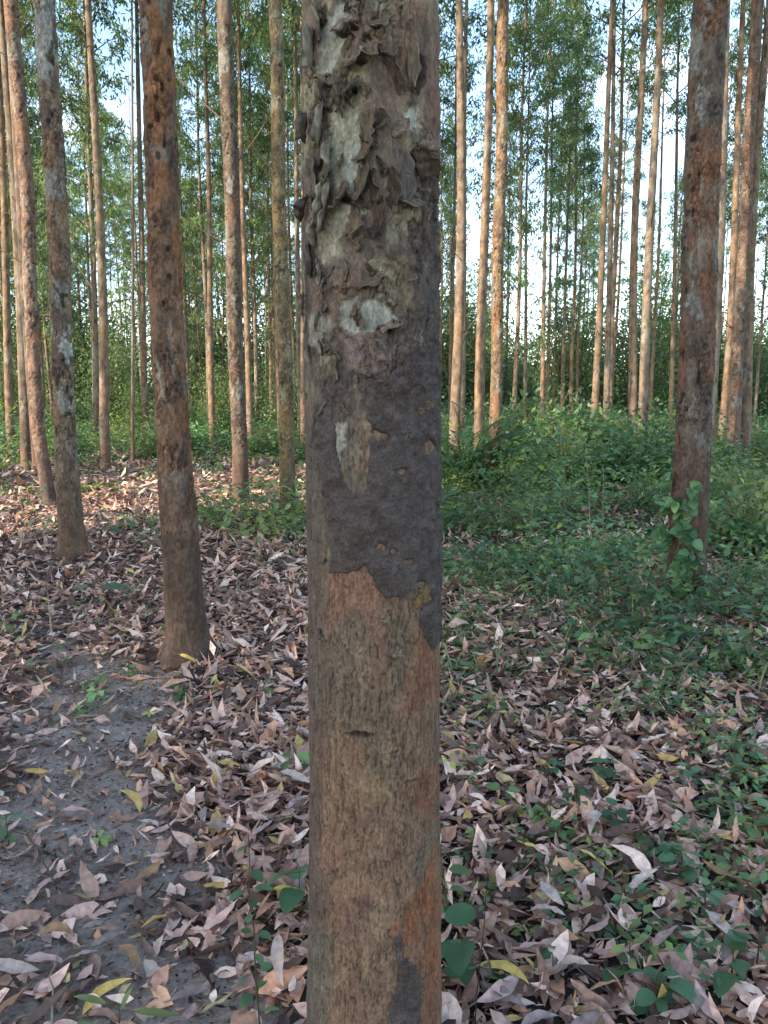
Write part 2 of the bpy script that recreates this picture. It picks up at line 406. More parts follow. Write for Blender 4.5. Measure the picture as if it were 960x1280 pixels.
brk = smooth(.34, .56, fbm(X * 60, Y * 60, Z * 22, 771, 4))
def zone_col(poly, col, soft=5.0, amt=1.0, dh=0.0, keep=0.0):
    global C, h
    poly = np.array(poly, float)
    lo, hi = poly.min(0) - 40, poly.max(0) + 40
    msk = (px > lo[0]) & (px < hi[0]) & (py > lo[1]) & (py < hi[1])
    s = np.full(px.shape, -99.0); s[msk] = poly_sdf(PX[msk], PY[msk], poly)
    m = smooth(-soft, soft, s) * amt
    if soft >= 5: m = m * (0.35 + 0.65 * brk)
    tex = (0.70 + 0.60 * f2 + (rid - .5) * .16 * (.4 + rough_))[..., None] * (1 - .18 * fiss * (1 - upper))[..., None]
    C = C * (1 - m[..., None]) + np.asarray(lin(col)) * tex * m[..., None]
    if dh: h = h * (1 - m * (1 - keep)) + dh * m
    return s
# dark crusted zone above the mud, on the right
zone_col([(500, 300), (552, 270), (556, 520), (400, 520), (392, 470), (450, 440), (480, 420)], (74, 66, 62), 12, 0.78)
zone_col([(395, 470), (440, 470), (455, 540), (420, 560), (388, 545)], (88, 76, 74), 8, 0.7)
zone_col([(520, 190), (552, 190), (552, 330), (505, 330)], (78, 64, 58), 10, 0.75)
# orange-brown bark at top right
zone_col([(496, 0), (548, 0), (550, 180), (528, 170), (515, 110), (490, 105), (480, 60)], (112, 84, 68), 7, 0.85, 0.002, 0.45)
zone_col([(455, 105), (520, 110), (505, 150), (460, 145)], (132, 110, 92), 6, 0.8, -0.001, 0.5)
zone_col([(430, 20), (500, 10), (495, 70), (450, 90), (425, 60)], (104, 84, 72), 6, 0.7)
# pale smooth bark where plates have fallen
zone_col([(404, 40), (420, 0), (436, 0), (440, 20), (428, 55), (412, 92), (402, 90)], (144, 142, 128), 2.5, 1, -0.004, 0.12)
zone_col([(418, 130), (452, 132), (452, 172), (438, 240), (414, 240)], (138, 134, 112), 3, 1, -0.003, 0.2)
zone_col([(436, 185), (446, 172), (456, 208), (440, 244), (426, 232)], (148, 147, 133), 2, 1, -0.005, 0.1)
zone_col([(509, 140), (522, 130), (526, 155), (522, 168), (508, 155)], (158, 154, 140), 2.5, 1, -0.004, 0.15)
zone_col([(420, 262), (440, 250), (458, 262), (440, 272), (420, 300)], (150, 148, 126), 3, 0.9, -0.003, 0.3)
zone_col([(388, 290), (420, 275), (425, 320), (395, 330)], (140, 132, 112), 4, 0.7)
zone_col([(427, 376), (440, 370), (470, 374), (488, 384), (492, 398), (470, 410), (450, 416), (432, 420), (428, 400)], (136, 133, 120), 2, 1, -0.004, 0.2)
zone_col([(388, 390), (415, 395), (420, 430), (405, 448), (388, 430)], (142, 138, 122), 5, 0.8)
zone_col([(416, 532), (432, 528), (434, 560), (426, 592), (418, 565)], (150, 144, 132), 2, 1, -0.002, 0.2)
zone_col([(432, 585), (460, 590), (455, 612), (436, 612)], (100, 92, 78), 4, 0.8)
zone_col([(495, 470), (520, 470), (520, 505), (498, 510)], (106, 94, 76), 4, 0.8)
# pinkish torn bark
zone_col([(428, 420), (478, 412), (500, 440), (470, 470), (440, 462)], (122, 104, 97), 6, 0.75)
zone_col([(398, 325), (418, 325), (420, 380), (400, 388)], (106, 88, 80), 6, 0.7)
zone_col([(480, 330), (515, 325), (512, 385), (488, 380)], (118, 102, 78), 6, 0.65)
# lower red-brown patches
zone_col([(404, 715), (470, 708), (478, 745), (462, 770), (440, 765), (415, 785), (408, 770)], (136, 104, 88), 5, 0.8, 0.0, 1)
zone_col([(522, 800), (550, 800), (550, 880), (528, 880), (505, 890), (512, 850)], (126, 88, 68), 10, 0.8)
zone_col([(498, 985), (525, 965), (552, 960), (552, 1035), (520, 1010)], (126, 88, 68), 9, 0.8)
zone_col([(520, 900), (552, 880), (552, 965), (525, 960)], (110, 86, 70), 8, 0.6)
zone_col([(522, 1105), (550, 1060), (552, 1225), (520, 1215), (490, 1165)], (138, 90, 64), 9, 0.8)
zone_col([(525, 1200), (552, 1200), (552, 1290), (528, 1290)], (126, 88, 68), 9, 0.7)
zone_col([(420, 1100), (450, 1080), (462, 1110), (440, 1150), (415, 1150)], (142, 116, 94), 4, 0.7)
zone_col([(462, 1110), (490, 1100), (486, 1125), (468, 1130)], (142, 116, 94), 4, 0.7)
zone_col([(425, 1125), (462, 1120), (455, 1165), (428, 1165)], (92, 70, 66), 7, 0.7)
zone_col([(385, 1150), (412, 1150), (412, 1290), (382, 1290)], (104, 104, 92), 6, 0.6)
zone_col([(440, 975), (480, 965), (490, 1000), (450, 1010)], (148, 126, 94), 6, 0.6)
zone_col([(396, 1040), (425, 1030), (425, 1080), (400, 1090)], (140, 108, 90), 5, 0.5)
# cuts and holes
def cut(poly, depth, dark=0.3, wob=.25):
    global h, C
    p = np.array(poly, float); lo, hi = p.min(0) - 20, p.max(0) + 20
    msk = (px > lo[0]) & (px < hi[0]) & (py > lo[1]) & (py < hi[1])
    s = np.full(px.shape, -99.0); s[msk] = poly_sdf(px[msk] + fx_[msk] * wob + wx[msk] * (wob - .25), py[msk] + fy_[msk] * wob + wy[msk] * (wob - .25), p)
    m = smooth(-1.5, 2.0, s); h -= depth * m; C *= (1 - (1 - dark) * m)[..., None]
    lip = smooth(-5, -2, s) * (1 - m); h += 0.0012 * lip
cut([(430, 917), (448, 914), (468, 919), (462, 923), (446, 923)], 0.009, 0.30)
cut([(500, 980), (516, 975), (532, 972), (516, 979)], 0.005, 0.4)
cut([(478, 944), (500, 938), (498, 942)], 0.004, 0.5)
for (cx_, cy_, a_, b_) in [(440, 36, 9, 5), (461, 50, 10, 7), (452, 80, 8, 5), (508, 12, 4, 9), (434, 250, 9, 4), (518, 200, 7, 12), (450, 402, 4, 6), (487, 408, 5, 5), (444, 112, 5, 4), (402, 790, 3, 6), (425, 42, 9, 5), (548, 640, 4, 14)]:
    aa = np.linspace(0, 2 * np.pi, 9)[:-1]
    cut([(cx_ + a_ * math.cos(t) * (0.8 + 0.4 * random.random()), cy_ + b_ * math.sin(t) * (0.8 + 0.4 * random.random())) for t in aa], 0.008, 0.34, .8)
h = np.where((Z > 2.3) | (Z < 0.05), h * 0.8, h)
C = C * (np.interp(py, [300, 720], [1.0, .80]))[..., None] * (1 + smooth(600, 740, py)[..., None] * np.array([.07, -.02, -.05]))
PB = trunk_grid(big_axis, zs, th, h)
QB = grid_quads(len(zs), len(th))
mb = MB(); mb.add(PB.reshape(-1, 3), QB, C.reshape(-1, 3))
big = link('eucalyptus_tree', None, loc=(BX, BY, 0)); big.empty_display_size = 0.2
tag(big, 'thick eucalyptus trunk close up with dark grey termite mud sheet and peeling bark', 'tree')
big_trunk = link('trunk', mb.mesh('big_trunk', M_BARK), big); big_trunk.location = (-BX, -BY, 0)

# termite mud: a sheet of its own lying on the bark
mud_main = [(388, 560), (392, 500), (412, 480), (424, 575), (428, 600), (440, 618), (458, 612), (462, 560), (452, 500), (470, 462), (500, 440), (530, 400), (560, 370), (558, 640),
            (552, 790), (546, 806), (541, 814), (534, 804), (528, 792), (523, 776), (527, 758), (530, 742), (524, 730), (516, 737), (500, 746), (481, 746),
            (470, 734), (463, 718), (456, 706), (446, 713), (432, 718), (412, 716), (414, 690), (408, 670), (410, 640), (400, 610)]
mud_low = [(492, 1175), (500, 1168), (506, 1180), (500, 1195), (520, 1205), (528, 1235), (525, 1300), (480, 1300), (488, 1250), (498, 1230), (496, 1200)]
holes = [(476, 684, 7, 5), (492, 690, 4, 4), (510, 702, 6, 3), (500, 590, 6, 4), (526, 733, 8, 7), (430, 560, 5, 16), (535, 560, 6, 8), (478, 545, 5, 3)]
def mud_mesh(poly, name, label, hl):
    msk = zone & (py > min(p[1] for p in poly) - 30) & (py < max(p[1] for p in poly) + 30)
    s = np.full(px.shape, -99.0)
    qx, qy = px + wx * 0.18 + fx_ * 0.55, py + wy * 0.18 + fy_ * 0.55
    s[msk] = poly_sdf(qx[msk], qy[msk], poly)
    for (a_, b_, c2, d2) in hl:
        e = np.sqrt(((qx - a_) / c2) ** 2 + ((qy - b_) / d2) ** 2)
        s = np.minimum(s, (e - 1) * min(c2, d2))
    s = s - 30 * smooth(585, 470, py) * np.maximum(0, fbm(X * 48, Y * 48, Z * 40, 641, 4) - .46 + .10 * smooth(500, 400, py)) * 2
    s = s - 26 * smooth(412, 398, px) * smooth(700, 640, py) * np.maximum(0, fbm(X * 55, Y * 55, Z * 30, 651, 3) - .45)
    s = np.maximum(s, -2.5)
    gran = fbm(X * 230, Y * 230, Z * 230, 601, 2); lump = fbm(X * 60, Y * 60, Z * 75, 611, 3)
    und = fbm(X * 22, Y * 22, Z * 30, 621, 2)
    sup = smooth(545, 505, py)                              # thins out upward
    thick = 0.0052 * (1 - 0.5 * sup) + 0.0036 * (gran - 0.5) + 0.0055 * (lump - 0.5) + 0.004 * (und - 0.5)
    top = np.minimum(smooth(-1.2, 2.6, s) * thick + np.minimum(s, 0) * 0.004, thick)
    hh = h * 0.55 + top
    V = trunk_grid(big_axis, zs, th, hh).reshape(-1, 3)
    keep = (s.reshape(-1)[QB] > -1.6).any(1)
    q = QB[keep]; used, inv = np.unique(q, return_inverse=True)
    base = lin((80, 71, 67)); cc = np.empty(px.shape + (3,)); cc[:] = base
    cc = mixc(cc, lin((68, 57, 52)), smooth(0.45, 0.65, und) * 0.6)
    cc = mixc(cc, lin((92, 83, 79)), smooth(0.52, 0.66, lump) * 0.55)
    m_ = MB(); m_.add(V[used], inv.reshape(-1, 4), cc.reshape(-1, 3)[used])
    o = link('termite_mud', m_.mesh(name, M_MUD), big); o.location = (-BX, -BY, 0); o['label'] = label
mud_mesh(mud_main, 'mud_main', 'broad dark grey sheet of termite mud with ragged lower edge', holes)
mud_mesh(mud_low, 'mud_low', 'small grey mud patch low on the red-brown bark', [])

# curled strips and flaps of loosened bark
def surf(px_, py_):
    """point, outward, right and up directions on the big trunk"""
    d = ray(px_, py_); o = Vector((0, 0, CAM_H)); best = None
    z = CAM_H
    for _ in range(8):
        x0, y0, r0 = [float(v) for v in big_axis(np.array(z))]
        a = d.x ** 2 + d.y ** 2; b2 = -(d.x * x0 + d.y * y0); c0 = x0 ** 2 + y0 ** 2 - r0 ** 2
        disc = max(b2 * b2 - a * c0, 0); k = (-b2 - math.sqrt(disc)) / a; z = CAM_H + d.z * k
    p = o + d * k; out = Vector((p.x - x0, p.y - y0, 0)).normalized()
    return np.array(p), np.array(out), np.array((-out.y, out.x, 0)), np.array((0, 0, 1.0))
def bark_strip(px_, py_, ln, wd, tilt, lift, curl, col, bend=0.15, arc0=0.0):
    """ln, wd in metres; curl = total arc of the cross-section; lift = how far the free edge stands off"""
    p, out, rt, up = surf(px_, py_)
    rt = rt if True else rt
    ca, sa = math.cos(tilt), math.sin(tilt)
    A = up * ca + rt * sa; Bv = rt * ca - up * sa
    nu, nv = 13, 20; V = np.zeros((nv, nu, 3)); Cc = np.zeros((nv, nu, 3))
    sd = random.randint(0, 9999)
    for a in range(nv):
        t = a / (nv - 1); env = (0.45 + 0.55 * math.sin(math.pi * min(1, max(0, t * 0.9 + 0.05))) ** 0.6) * (0.75 + 0.5 * float(vnoise(t * 3, sd)))
        for bq in range(nu):
            u = bq / (nu - 1)
            ang = curl * u + arc0; rad = wd / max(curl, 0.3)
            sx = rad * (math.sin(ang) - math.sin(arc0)); so = rad * (math.cos(arc0) - math.cos(ang))
            jit = 0.25 * wd * (float(vnoise(t * 5 + 3, u * 1.5, 0, sd)) - 0.5)
            q = p + A * ((t - 0.5) * ln * (1 + 0.5 * (float(vnoise(u * 5, 7, 0, sd)) - 0.5))) + Bv * (sx * env - wd * 0.3 + jit * 0.4) + out * (so * env + lift * (0.25 + u * 0.5) + bend * ln * (t - 0.6) ** 2 + jit * 0.5)
            ed = abs(u - .5) * 2; q = q + (A * (float(vnoise(t * 13, u * 9, 3, sd)) - .5) * .12 * ln * (abs(t - .5) * 2) ** 3 + Bv * (float(vnoise(t * 6, u * 3, 5, sd)) - .5) * .34 * wd * ed ** 2 + out * (float(vnoise(t * 6, u * 5, 8, sd)) - .5) * .0035)
            V[a, bq] = q
            Cc[a, bq] = np.asarray(col) * (0.30 + 1.25 * float(fbm(np.array(t * 5.), np.array(u * 14.), 0, sd, 3)))
    # inner side: a second skin 1.6 mm behind
    Nn = np.cross(np.gradient(V, axis=0), np.gradient(V, axis=1)); Nn = norm(Nn)
    V2 = V - Nn * 0.0016
    i = np.arange(nv - 1)[:, None]; j = np.arange(nu - 1)[None]
    q = np.stack([i * nu + j, i * nu + j + 1, (i + 1) * nu + j + 1, (i + 1) * nu + j], -1).reshape(-1, 4)
    bd = [a_ * nu for a_ in range(nv)] + [(nv - 1) * nu + b_ for b_ in range(1, nu)] + [a_ * nu + nu - 1 for a_ in range(nv - 2, -1, -1)] + list(range(nu - 2, 0, -1))
    n0 = nv * nu
    rim = [[bd[k], bd[(k + 1) % len(bd)], bd[(k + 1) % len(bd)] + n0, bd[k] + n0] for k in range(len(bd))]
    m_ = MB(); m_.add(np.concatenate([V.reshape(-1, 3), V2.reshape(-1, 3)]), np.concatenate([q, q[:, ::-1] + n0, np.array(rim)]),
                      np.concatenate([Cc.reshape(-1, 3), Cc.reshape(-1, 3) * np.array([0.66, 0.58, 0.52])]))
    o = link('bark_strip', m_.mesh('bark_strip', M_STRIP), big); o.location = (-BX, -BY, 0)
gk, br, dk, pk = lin((124, 116, 100)), lin((112, 101, 88)), lin((90, 80, 71)), lin((130, 117, 106))
strips = [  # px, py, length, width, tilt, lift, curl, colour
    (388, 20, .10, .030, .05, .012, 2.4, gk), (386, 70, .12, .034, -.1, .012, 2.0, gk), (392, 110, .09, .030, .1, .010, 2.6, br),
    (384, 150, .11, .030, 0, .014, 2.8, dk), (394, 165, .12, .032, .12, .010, 1.8, gk), (403, 195, .13, .036, .08, .008, 1.6, gk),
    (386, 225, .13, .032, .05, .014, 2.6, gk), (400, 250, .12, .030, .28, .016, 3.6, gk), (383, 262, .10, .022, .2, .018, 3.2, dk),
    (411, 262, .08, .030, .3, .016, 3.0, gk), (389, 300, .10, .030, .1, .012, 2.2, gk), (383, 335, .10, .028, 0, .014, 2.6, dk),
    (381, 372, .07, .022, -.05, .014, 3.0, gk), (397, 340, .07, .026, .1, .008, 1.8, gk), (389, 390, .05, .020, .1, .008, 2.0, br),
    (428, 248, .05, .028, .7, .016, 2.6, br), (452, 230, .055, .026, .35, .012, 2.4, br), (465, 236, .05, .026, -.2, .010, 2.2, dk),
    (443, 280, .045, .026, .3, .010, 1.8, br), (470, 275, .06, .022, .15, .008, 2.6, dk), (488, 235, .06, .020, -.1, .010, 2.2, dk),
    (502, 225, .09, .030, -.05, .006, 0.9, lin((104, 100, 98))), (513, 254, .05, .016, 1.5, .012, 4.2, gk), (525, 205, .05, .030, -.6, .014, 2.0, dk),
    (492, 95, .05, .018, -.45, .012, 3.2, dk), (512, 80, .07, .016, -.05, .012, 3.0, gk), (520, 95, .06, .016, .1, .010, 3.2, dk),
    (460, 160, .05, .026, .1, .008, 1.8, br), (472, 150, .04, .022, .2, .008, 2.0, dk), (455, 190, .04, .022, .6, .010, 2.4, br),
    (430, 35, .035, .030, 1.1, .014, 2.2, pk), (462, 62, .035, .034, .9, .016, 2.0, br), (445, 75, .04, .024, .8, .012, 2.4, pk),
    (505, 20, .035, .014, .1, .012, 2.8, gk), (475, 30, .03, .022, 1.2, .010, 2.2, br), (488, 60, .035, .022, .9, .010, 2.0, br),
    (440, 110, .04, .018, .9, .012, 2.4, dk), (530, 180, .04, .022, .9, .010, 2.0, pk), (498, 160, .035, .018, .7, .008, 2.2, pk),
    (486, 410, .03, .018, 1.3, .010, 2.6, pk), (452, 405, .02, .010, 0, .006, 2.2, gk), (445, 385, .03, .012, .5, .005, 1.6, gk),
    (405, 440, .04, .020, .2, .006, 1.6, br), (420, 462, .04, .018, -.3, .006, 1.6, br), (463, 352, .04, .020, 1.2, .008, 1.8, br),
    (526, 740, .03, .018, .6, .006, 1.4, lin((118, 104, 78))), (520, 752, .025, .016, -.3, .005, 1.4, lin((126, 110, 80))), (404, 690, .02, .012, .1, .006, 1.8, dk),
    (480, 772, .02, .014, 1.1, .003, 1.0, gk), (495, 815, .018, .012, .8, .003, 1.0, pk)]
for s_ in strips:
    s_ = list(s_)
    if s_[0] < 406: s_[5] *= .5; s_[6] = random.uniform(.8, 2.6); s_[3] *= random.uniform(.8, 1.5); s_[2] *= random.uniform(.35, .75); s_[0] += random.uniform(1, 12); s_[1] += random.uniform(-12, 12); s_[4] += random.gauss(.1, .25)
    else: s_[6] = min(s_[6], 2.4) * .7; s_[5] *= .6; s_[3] *= 1.25
    bark_strip(*s_, bend=.08)
for k in range(48):                                  # small torn scales among them
    bark_strip(random.uniform(392, 546), random.uniform(2, 470) if k % 4 else random.uniform(300, 520), random.uniform(.010, .030), random.uniform(.008, .018), random.uniform(-.9, .9), random.uniform(.002, .006), random.uniform(.5, 2.0), [gk, br, dk, dk, pk, br][k % 6] * random.uniform(.7, 1.1), bend=.1)

# --- crowns: shared meshes, several forms
LG = [np.array(c) for c in ((0.100, 0.162, 0.060), (0.080, 0.138, 0.058), (0.145, 0.200, 0.072), (0.104, 0.150, 0.074))]
def make_crown(seed, z0, z1, rad, nl, per, tw=6, leaf=0.19, tone=0):
    r_ = np.random.default_rng(seed); m_ = MB(); lp, ld, lc = [], [], []
    for k in range(nl):
        f = (k + r_.random()) / nl; z = z0 + (z1 - z0) * f ** 0.85
        az = k * 2.4 + r_.normal(0, 0.4); el = R(r_.uniform(25, 60) + 15 * f); ln = rad * (1.1 - 0.72 * f) * r_.uniform(0.6, 1.25) + 0.25
        d = np.array([math.cos(az) * math.cos(el), math.sin(az) * math.cos(el), math.sin(el)])
        b0 = np.array([0, 0, z]); tt = np.linspace(0, 1, 5)[:, None]
        pts = b0 + d * ln * tt + np.array([0, 0, -0.28]) * ln * tt ** 2 + r_.normal(0, 0.04, (5, 3)) * tt
        tube(m_, pts, np.linspace(0.022, 0.006, 5), 4, lin((110, 92, 76)), 1)
        for q in range(tw):
            t = 0.3 + 0.7 * (q + r_.random()) / tw; p = b0 + d * ln * t + np.array([0, 0, -0.28]) * ln * t ** 2
            d2 = norm(d * 0.6 + r_.normal(0, 0.6, 3) + np.array([0, 0, 0.05])); l2 = r_.uniform(0.35, 0.8) * (0.55 + 0.45 * rad / 1.6)
            e = p + d2 * l2 + np.array([0, 0, -0.16])
            tube(m_, np.stack([p, (p + e) / 2 + np.array([0, 0, 0.05]), e]), [0.007, 0.005, 0.003], 3, lin((120, 90, 70)), 1)
            n = int(per * r_.uniform(0.4, 1.5)); a = r_.random(n)[:, None] ** 0.7
            lp.append(p + (e - p) * a + r_.normal(0, 0.10, (n, 3)))
            ld.append(np.stack([r_.normal(0, 0.55, n), r_.normal(0, 0.55, n), -np.abs(r_.normal(0.75, 0.4, n))], 1))
            lc.append(np.tile(LG[r_.integers(0, 4)] * r_.uniform(0.75, 1.35), (n, 1)) * r_.uniform(0.7, 1.35, (n, 1)))
    lp, ld, lc = np.concatenate(lp), np.concatenate(ld), np.concatenate(lc); n = len(lp)
    sv = rng
    leaf_batch(m_, lp, ld, r_.normal(0, 1, (n, 3)), r_.uniform(0.7, 1.3, n) * leaf, r_.uniform(0.8, 1.2, n) * leaf * 0.27, lc, seg=1, fold=0.25, curl=r_.uniform(-.3, .3, n))
    return m_.mesh('crown', [M_CROWN, M_TWIG], True)
CROWNS = [make_crown(20 + k, 10.0 + 0.9 * (k % 3), 20.2, 1.55 + 0.15 * (k % 2), 34, 24) for k in range(5)]
CROWNS_LOW = [make_crown(40 + k, 2.2 + 1.6 * k, 16.2, 2.1, 50, 24) for k in range(3)]

# --- plantation trunks: shared meshes for the ones further off
def far_trunk(seed, H=20.5, nt=20, nz=150, tone=0):
    r_ = np.random.default_rng(seed)
    zz = np.concatenate([[-0.3, -0.05], np.linspace(0.02, 9, nz), np.linspace(9.2, H, 40)])
    ph = r_.uniform(0, 6, 4); am = r_.uniform(0.01, 0.05)
    def axis(z):
        r = np.interp(z, [-0.3, 0, 0.25, 1.3, 8, H], [0.16, 0.14, 0.112, 0.098, 0.066, 0.012])
        return am * np.sin(z * 0.55 + ph[0]) * smooth(0, 2, z), am * np.sin(z * 0.4 + ph[1]) * smooth(0, 2, z), r
    t_ = np.linspace(0, 2 * np.pi, nt, endpoint=False)
    p_ = trunk_grid(axis, zz, t_)
    w, st, pl, pi, fr_ = bark_layers(p_ + seed * 3.7, 0.1, seed, 1.7)
    c = np.empty(p_.shape); base = [lin((138, 118, 98)), lin((130, 118, 104)), lin((142, 116, 92))][tone]
    c[:] = base
    c = mixc(c, lin((112, 94, 80)), smooth(0.48, 0.60, st)); c = mixc(c, lin((158, 148, 132)), smooth(0.60, 0.70, w) * 0.5)
    c = mixc(c, lin((148, 118, 90)), smooth(0.44, 0.30, w) * 0.6); c = mixc(c, lin((64, 54, 48)), pi * 0.8)
    c = mixc(c, lin((112, 82, 70)), smooth(1.6, 0.2, p_[..., 2] + 1.2 * (w - 0.5)) * 0.7)
    hh = (pl - 0.5) * 0.016 - 0.006 * pi
    c = c * .8
    m_ = MB(); m_.add(trunk_grid(axis, zz, t_, hh).reshape(-1, 3), grid_quads(len(zz), nt), c.reshape(-1, 3))
    for k in range(r_.integers(4, 9)):               # dead stubs and thin side shoots
        z = r_.uniform(2.5, 10); a = r_.uniform(0, 6.28); ln = r_.uniform(0.15, 1.3)
        x0, y0, r0 = [float(v) for v in axis(np.array(z))]
        d = np.array([math.cos(a), math.sin(a), r_.uniform(0.2, 1.1)])
        pts = np.array([x0, y0, z]) + d * np.linspace(0.03, ln, 4)[:, None] + r_.normal(0, 0.03, (4, 3))
        tube(m_, pts, np.linspace(0.012, 0.004, 4), 4, lin((96, 82, 70)))
    return m_.mesh('trunk', M_TRUNK)
TRUNKS = [far_trunk(60 + k, tone=k % 3) for k in range(6)]

def tree(x, y, dia, k=None, lean=(0, 0), label=None, group=None, low=False, hs=1.0, rz=None, trunk=None):
    """diameter at breast height in metres"""
    k = random.randrange(1000) if k is None else k
    e = link('eucalyptus_tree', None, loc=(x, y, float(gh(x, y)))); e.empty_display_size = 0.3
    rz = random.uniform(0, 6.28) if rz is None else rz
    e.rotation_euler = (Matrix.Rotation(lean[0], 4, 'Y') @ Matrix.Rotation(lean[1], 4, 'X')).to_euler()
    t = link('trunk', trunk or TRUNKS[k % 6], e); c = link('crown', (CROWNS_LOW[k % 3] if low else CROWNS[k % 5]), e)
    s = dia / 0.2
    t.scale = (s, s, hs); t.rotation_euler = (0, 0, rz); c.rotation_euler = (0, 0, rz); c.scale = (hs * random.uniform(.9, 1.15),) * 2 + (hs,)
    if label is None:
        label = 'slim %s eucalyptus %sin the plantation rows beyond the %s' % (('tan', 'greyish', 'golden')[(k % 6) % 3], 'with leafy low branches ' if low else '', 'leaf litter' if x < 0 else 'green undergrowth'); group = label.split(' in the')[0] + (' beyond the litter' if x < 0 else ' beyond the undergrowth')
    tag(e, label, 'tree', group)
    return e

# --- the nearer trees, each with its own trunk
def near_tree(name_label, base, top, rb, rm, rt, seed, nt, vis, pal, sweep=None, flare=1.25, patches=(), dead=(), dim=.68):
    bx, by = base; tp = at_depth(top, 0, by)
    slope = (tp.x - bx) / (tp.z)
    H = 20.0
    def axis(z):
        z = np.asarray(z, float)
        r = np.interp(z, [-0.3, 0, 0.12, 0.35, 1.3, tp.z, H], [rb * flare * 1.1, rb * flare, rb * 1.08, rb, rm, rt, 0.012])
        x = slope * np.minimum(z, 8) + slope * 0.4 * np.maximum(z - 8, 0)
        if sweep is not None: x = x + np.interp(z, sweep[0], sweep[1])
        return x + 0.012 * np.sin(z * 1.7 + seed) * smooth(0, 1, z), 0.01 * np.sin(z * 1.3 + seed) + 0 * z, r
    zz = np.concatenate([[-0.3, -0.08], np.linspace(-0.02, vis, int(vis / (tp.z) * 500)), np.linspace(vis + 0.1, H, 60)])
    t_ = np.linspace(0, 2 * np.pi, nt, endpoint=False)
    p_ = trunk_grid(axis, zz, t_)
    # root flare lobes
    lob = (0.10 * rb * flare) * (np.sin(t_ * 3 + seed) + 0.6 * np.sin(t_ * 5 + 2 * seed))[None] * smooth(0.35, 0.0, zz)[:, None]
    w, st, pl, pi, fr_ = bark_layers(p_ + seed * 1.37, 0.1, seed * 31, 1.25)
    ppx, ppy = project(p_ + np.array([bx, by, 0]))
    up_ = smooth(0.25, 1.1, zz)[:, None] + 0 * w
    vf = fbm(p_[..., 0] * 80, p_[..., 1] * 80, p_[..., 2] * 14, seed + 5, 3)
    hh = lob + up_ * ((pl - 0.5) * 0.020 - 0.009 * pi) + (1 - up_) * 0.007 * (vf - 0.5)
    c = np.empty(p_.shape); c[:] = lin(pal[0])
    c = mixc(c, lin(pal[1]), smooth(0.46, 0.58, st)); c = mixc(c, lin(pal[2]), smooth(0.50, 0.66, fbm(p_[..., 0] * 7, p_[..., 1] * 7, p_[..., 2] * 2.2, seed + 3, 4)) * 0.9)
    c = mixc(c, lin(pal[3]), smooth(0.62, 0.70, w) * smooth(0.5, 1.5, zz)[:, None] * 0.85)
    c = c * (1 - 0.3 * (fr_ < 0.12)[..., None] * up_[..., None]) * (1 - 0.7 * pi[..., None] * up_[..., None])
    c = mixc(c, lin(pal[4]), (1 - up_) * (0.55 + 0.4 * vf))
    k1, k2, kid = worley(p_[..., 0] * 46, p_[..., 1] * 46, p_[..., 2] * 30, seed + 40)
    ke = smooth(0.16, 0.0, k2 - k1); kr = smooth(.36, .6, fbm(p_[..., 0] * 9, p_[..., 1] * 9, p_[..., 2] * 5, seed + 44, 3)) * up_
    hh = hh + kr * ((kid - .5) * .012 - .004 * ke)
    c = c * (1 + (kr + .25) * (kid - .5) * .5)[..., None] * (1 - .55 * ke * kr)[..., None]
    for (poly, col, amt) in patches:
        s_ = poly_sdf(ppx + 34 * (w - 0.5) + 14 * (st - .5) + 5 * (kid - .5), ppy + 60 * (st - 0.5) + 12 * (kid - .5), poly)
        col = np.array(col) * (.85 + .3 * kid[..., None]); amt = amt * .8
        fmask = np.cos(np.broadcast_to(t_, ppx.shape)) > -0.1
        c = mixc(c, lin(col), smooth(-2, 2, s_) * amt * fmask)
    c = c * dim
    m_ = MB(); m_.add(trunk_grid(axis, zz, t_, hh).reshape(-1, 3), grid_quads(len(zz), nt), c.reshape(-1, 3))
    e = link('eucalyptus_tree', None, loc=(bx, by, float(gh(bx, by)))); e.empty_display_size = 0.3
    link('trunk', m_.mesh('near_trunk', M_TRUNK), e)
    cr = link('crown', CROWNS[seed % 5], e); cr.rotation_euler = (0, 0, seed)
    ax_, ay_, _r = axis(np.array([14.0])); cr.location = (float(ax_[0]), 0, 0)
    for (z, az, ln, el) in dead:
        x0, y0, r0 = [float(v) for v in axis(np.array(z))]
        d = np.array([math.cos(az), math.sin(az), math.tan(el)]); m2 = MB()
        pts = np.array([x0, y0, z]) + d * np.linspace(r0 * 0.6, ln, 6)[:, None] + np.cumsum(np.random.default_rng(int(z * 100)).normal(0, 0.02, (6, 3)), 0)
        tube(m2, pts, np.linspace(0.011, 0.004, 6), 5, lin((104, 88, 72)))
        link('dead_branch', m2.mesh('dead_branch', M_TWIG), e)
    tag(e, name_label, 'tree'); return e
PAL_O = [(128, 100, 80), (104, 82, 68), (146, 102, 70), (138, 130, 116), (92, 76, 66)]     # orange-brown
PAL_G = [(126, 112, 96), (98, 84, 72), (140, 98, 66), (166, 164, 150), (98, 78, 64)]     # grey
PAL_R = [(120, 106, 94), (100, 86, 76), (130, 96, 76), (144, 142, 132), (100, 80, 70)]
near_tree('orange-brown flaking eucalyptus trunk with dark base in the leaf litter', G(233, 820), 191, 0.112, 0.092, 0.083, 2, 132, 4.6, PAL_O, flare=1.6, dim=.62,
          patches=[([(226, 260), (236, 300), (238, 470), (226, 470), (222, 330)], (146, 96, 60), 0.7), ([(198, 460), (204, 460), (205, 500), (199, 500)], (150, 150, 130), .8),
                   ([(196, 590), (206, 585), (206, 612), (196, 615)], (52, 44, 42), .8), ([(170, 30), (182, 30), (186, 70), (176, 70)], (150, 148, 136), .7), ([(200, 600), (245, 600), (255, 820), (205, 820)], (98, 80, 68), .6)])
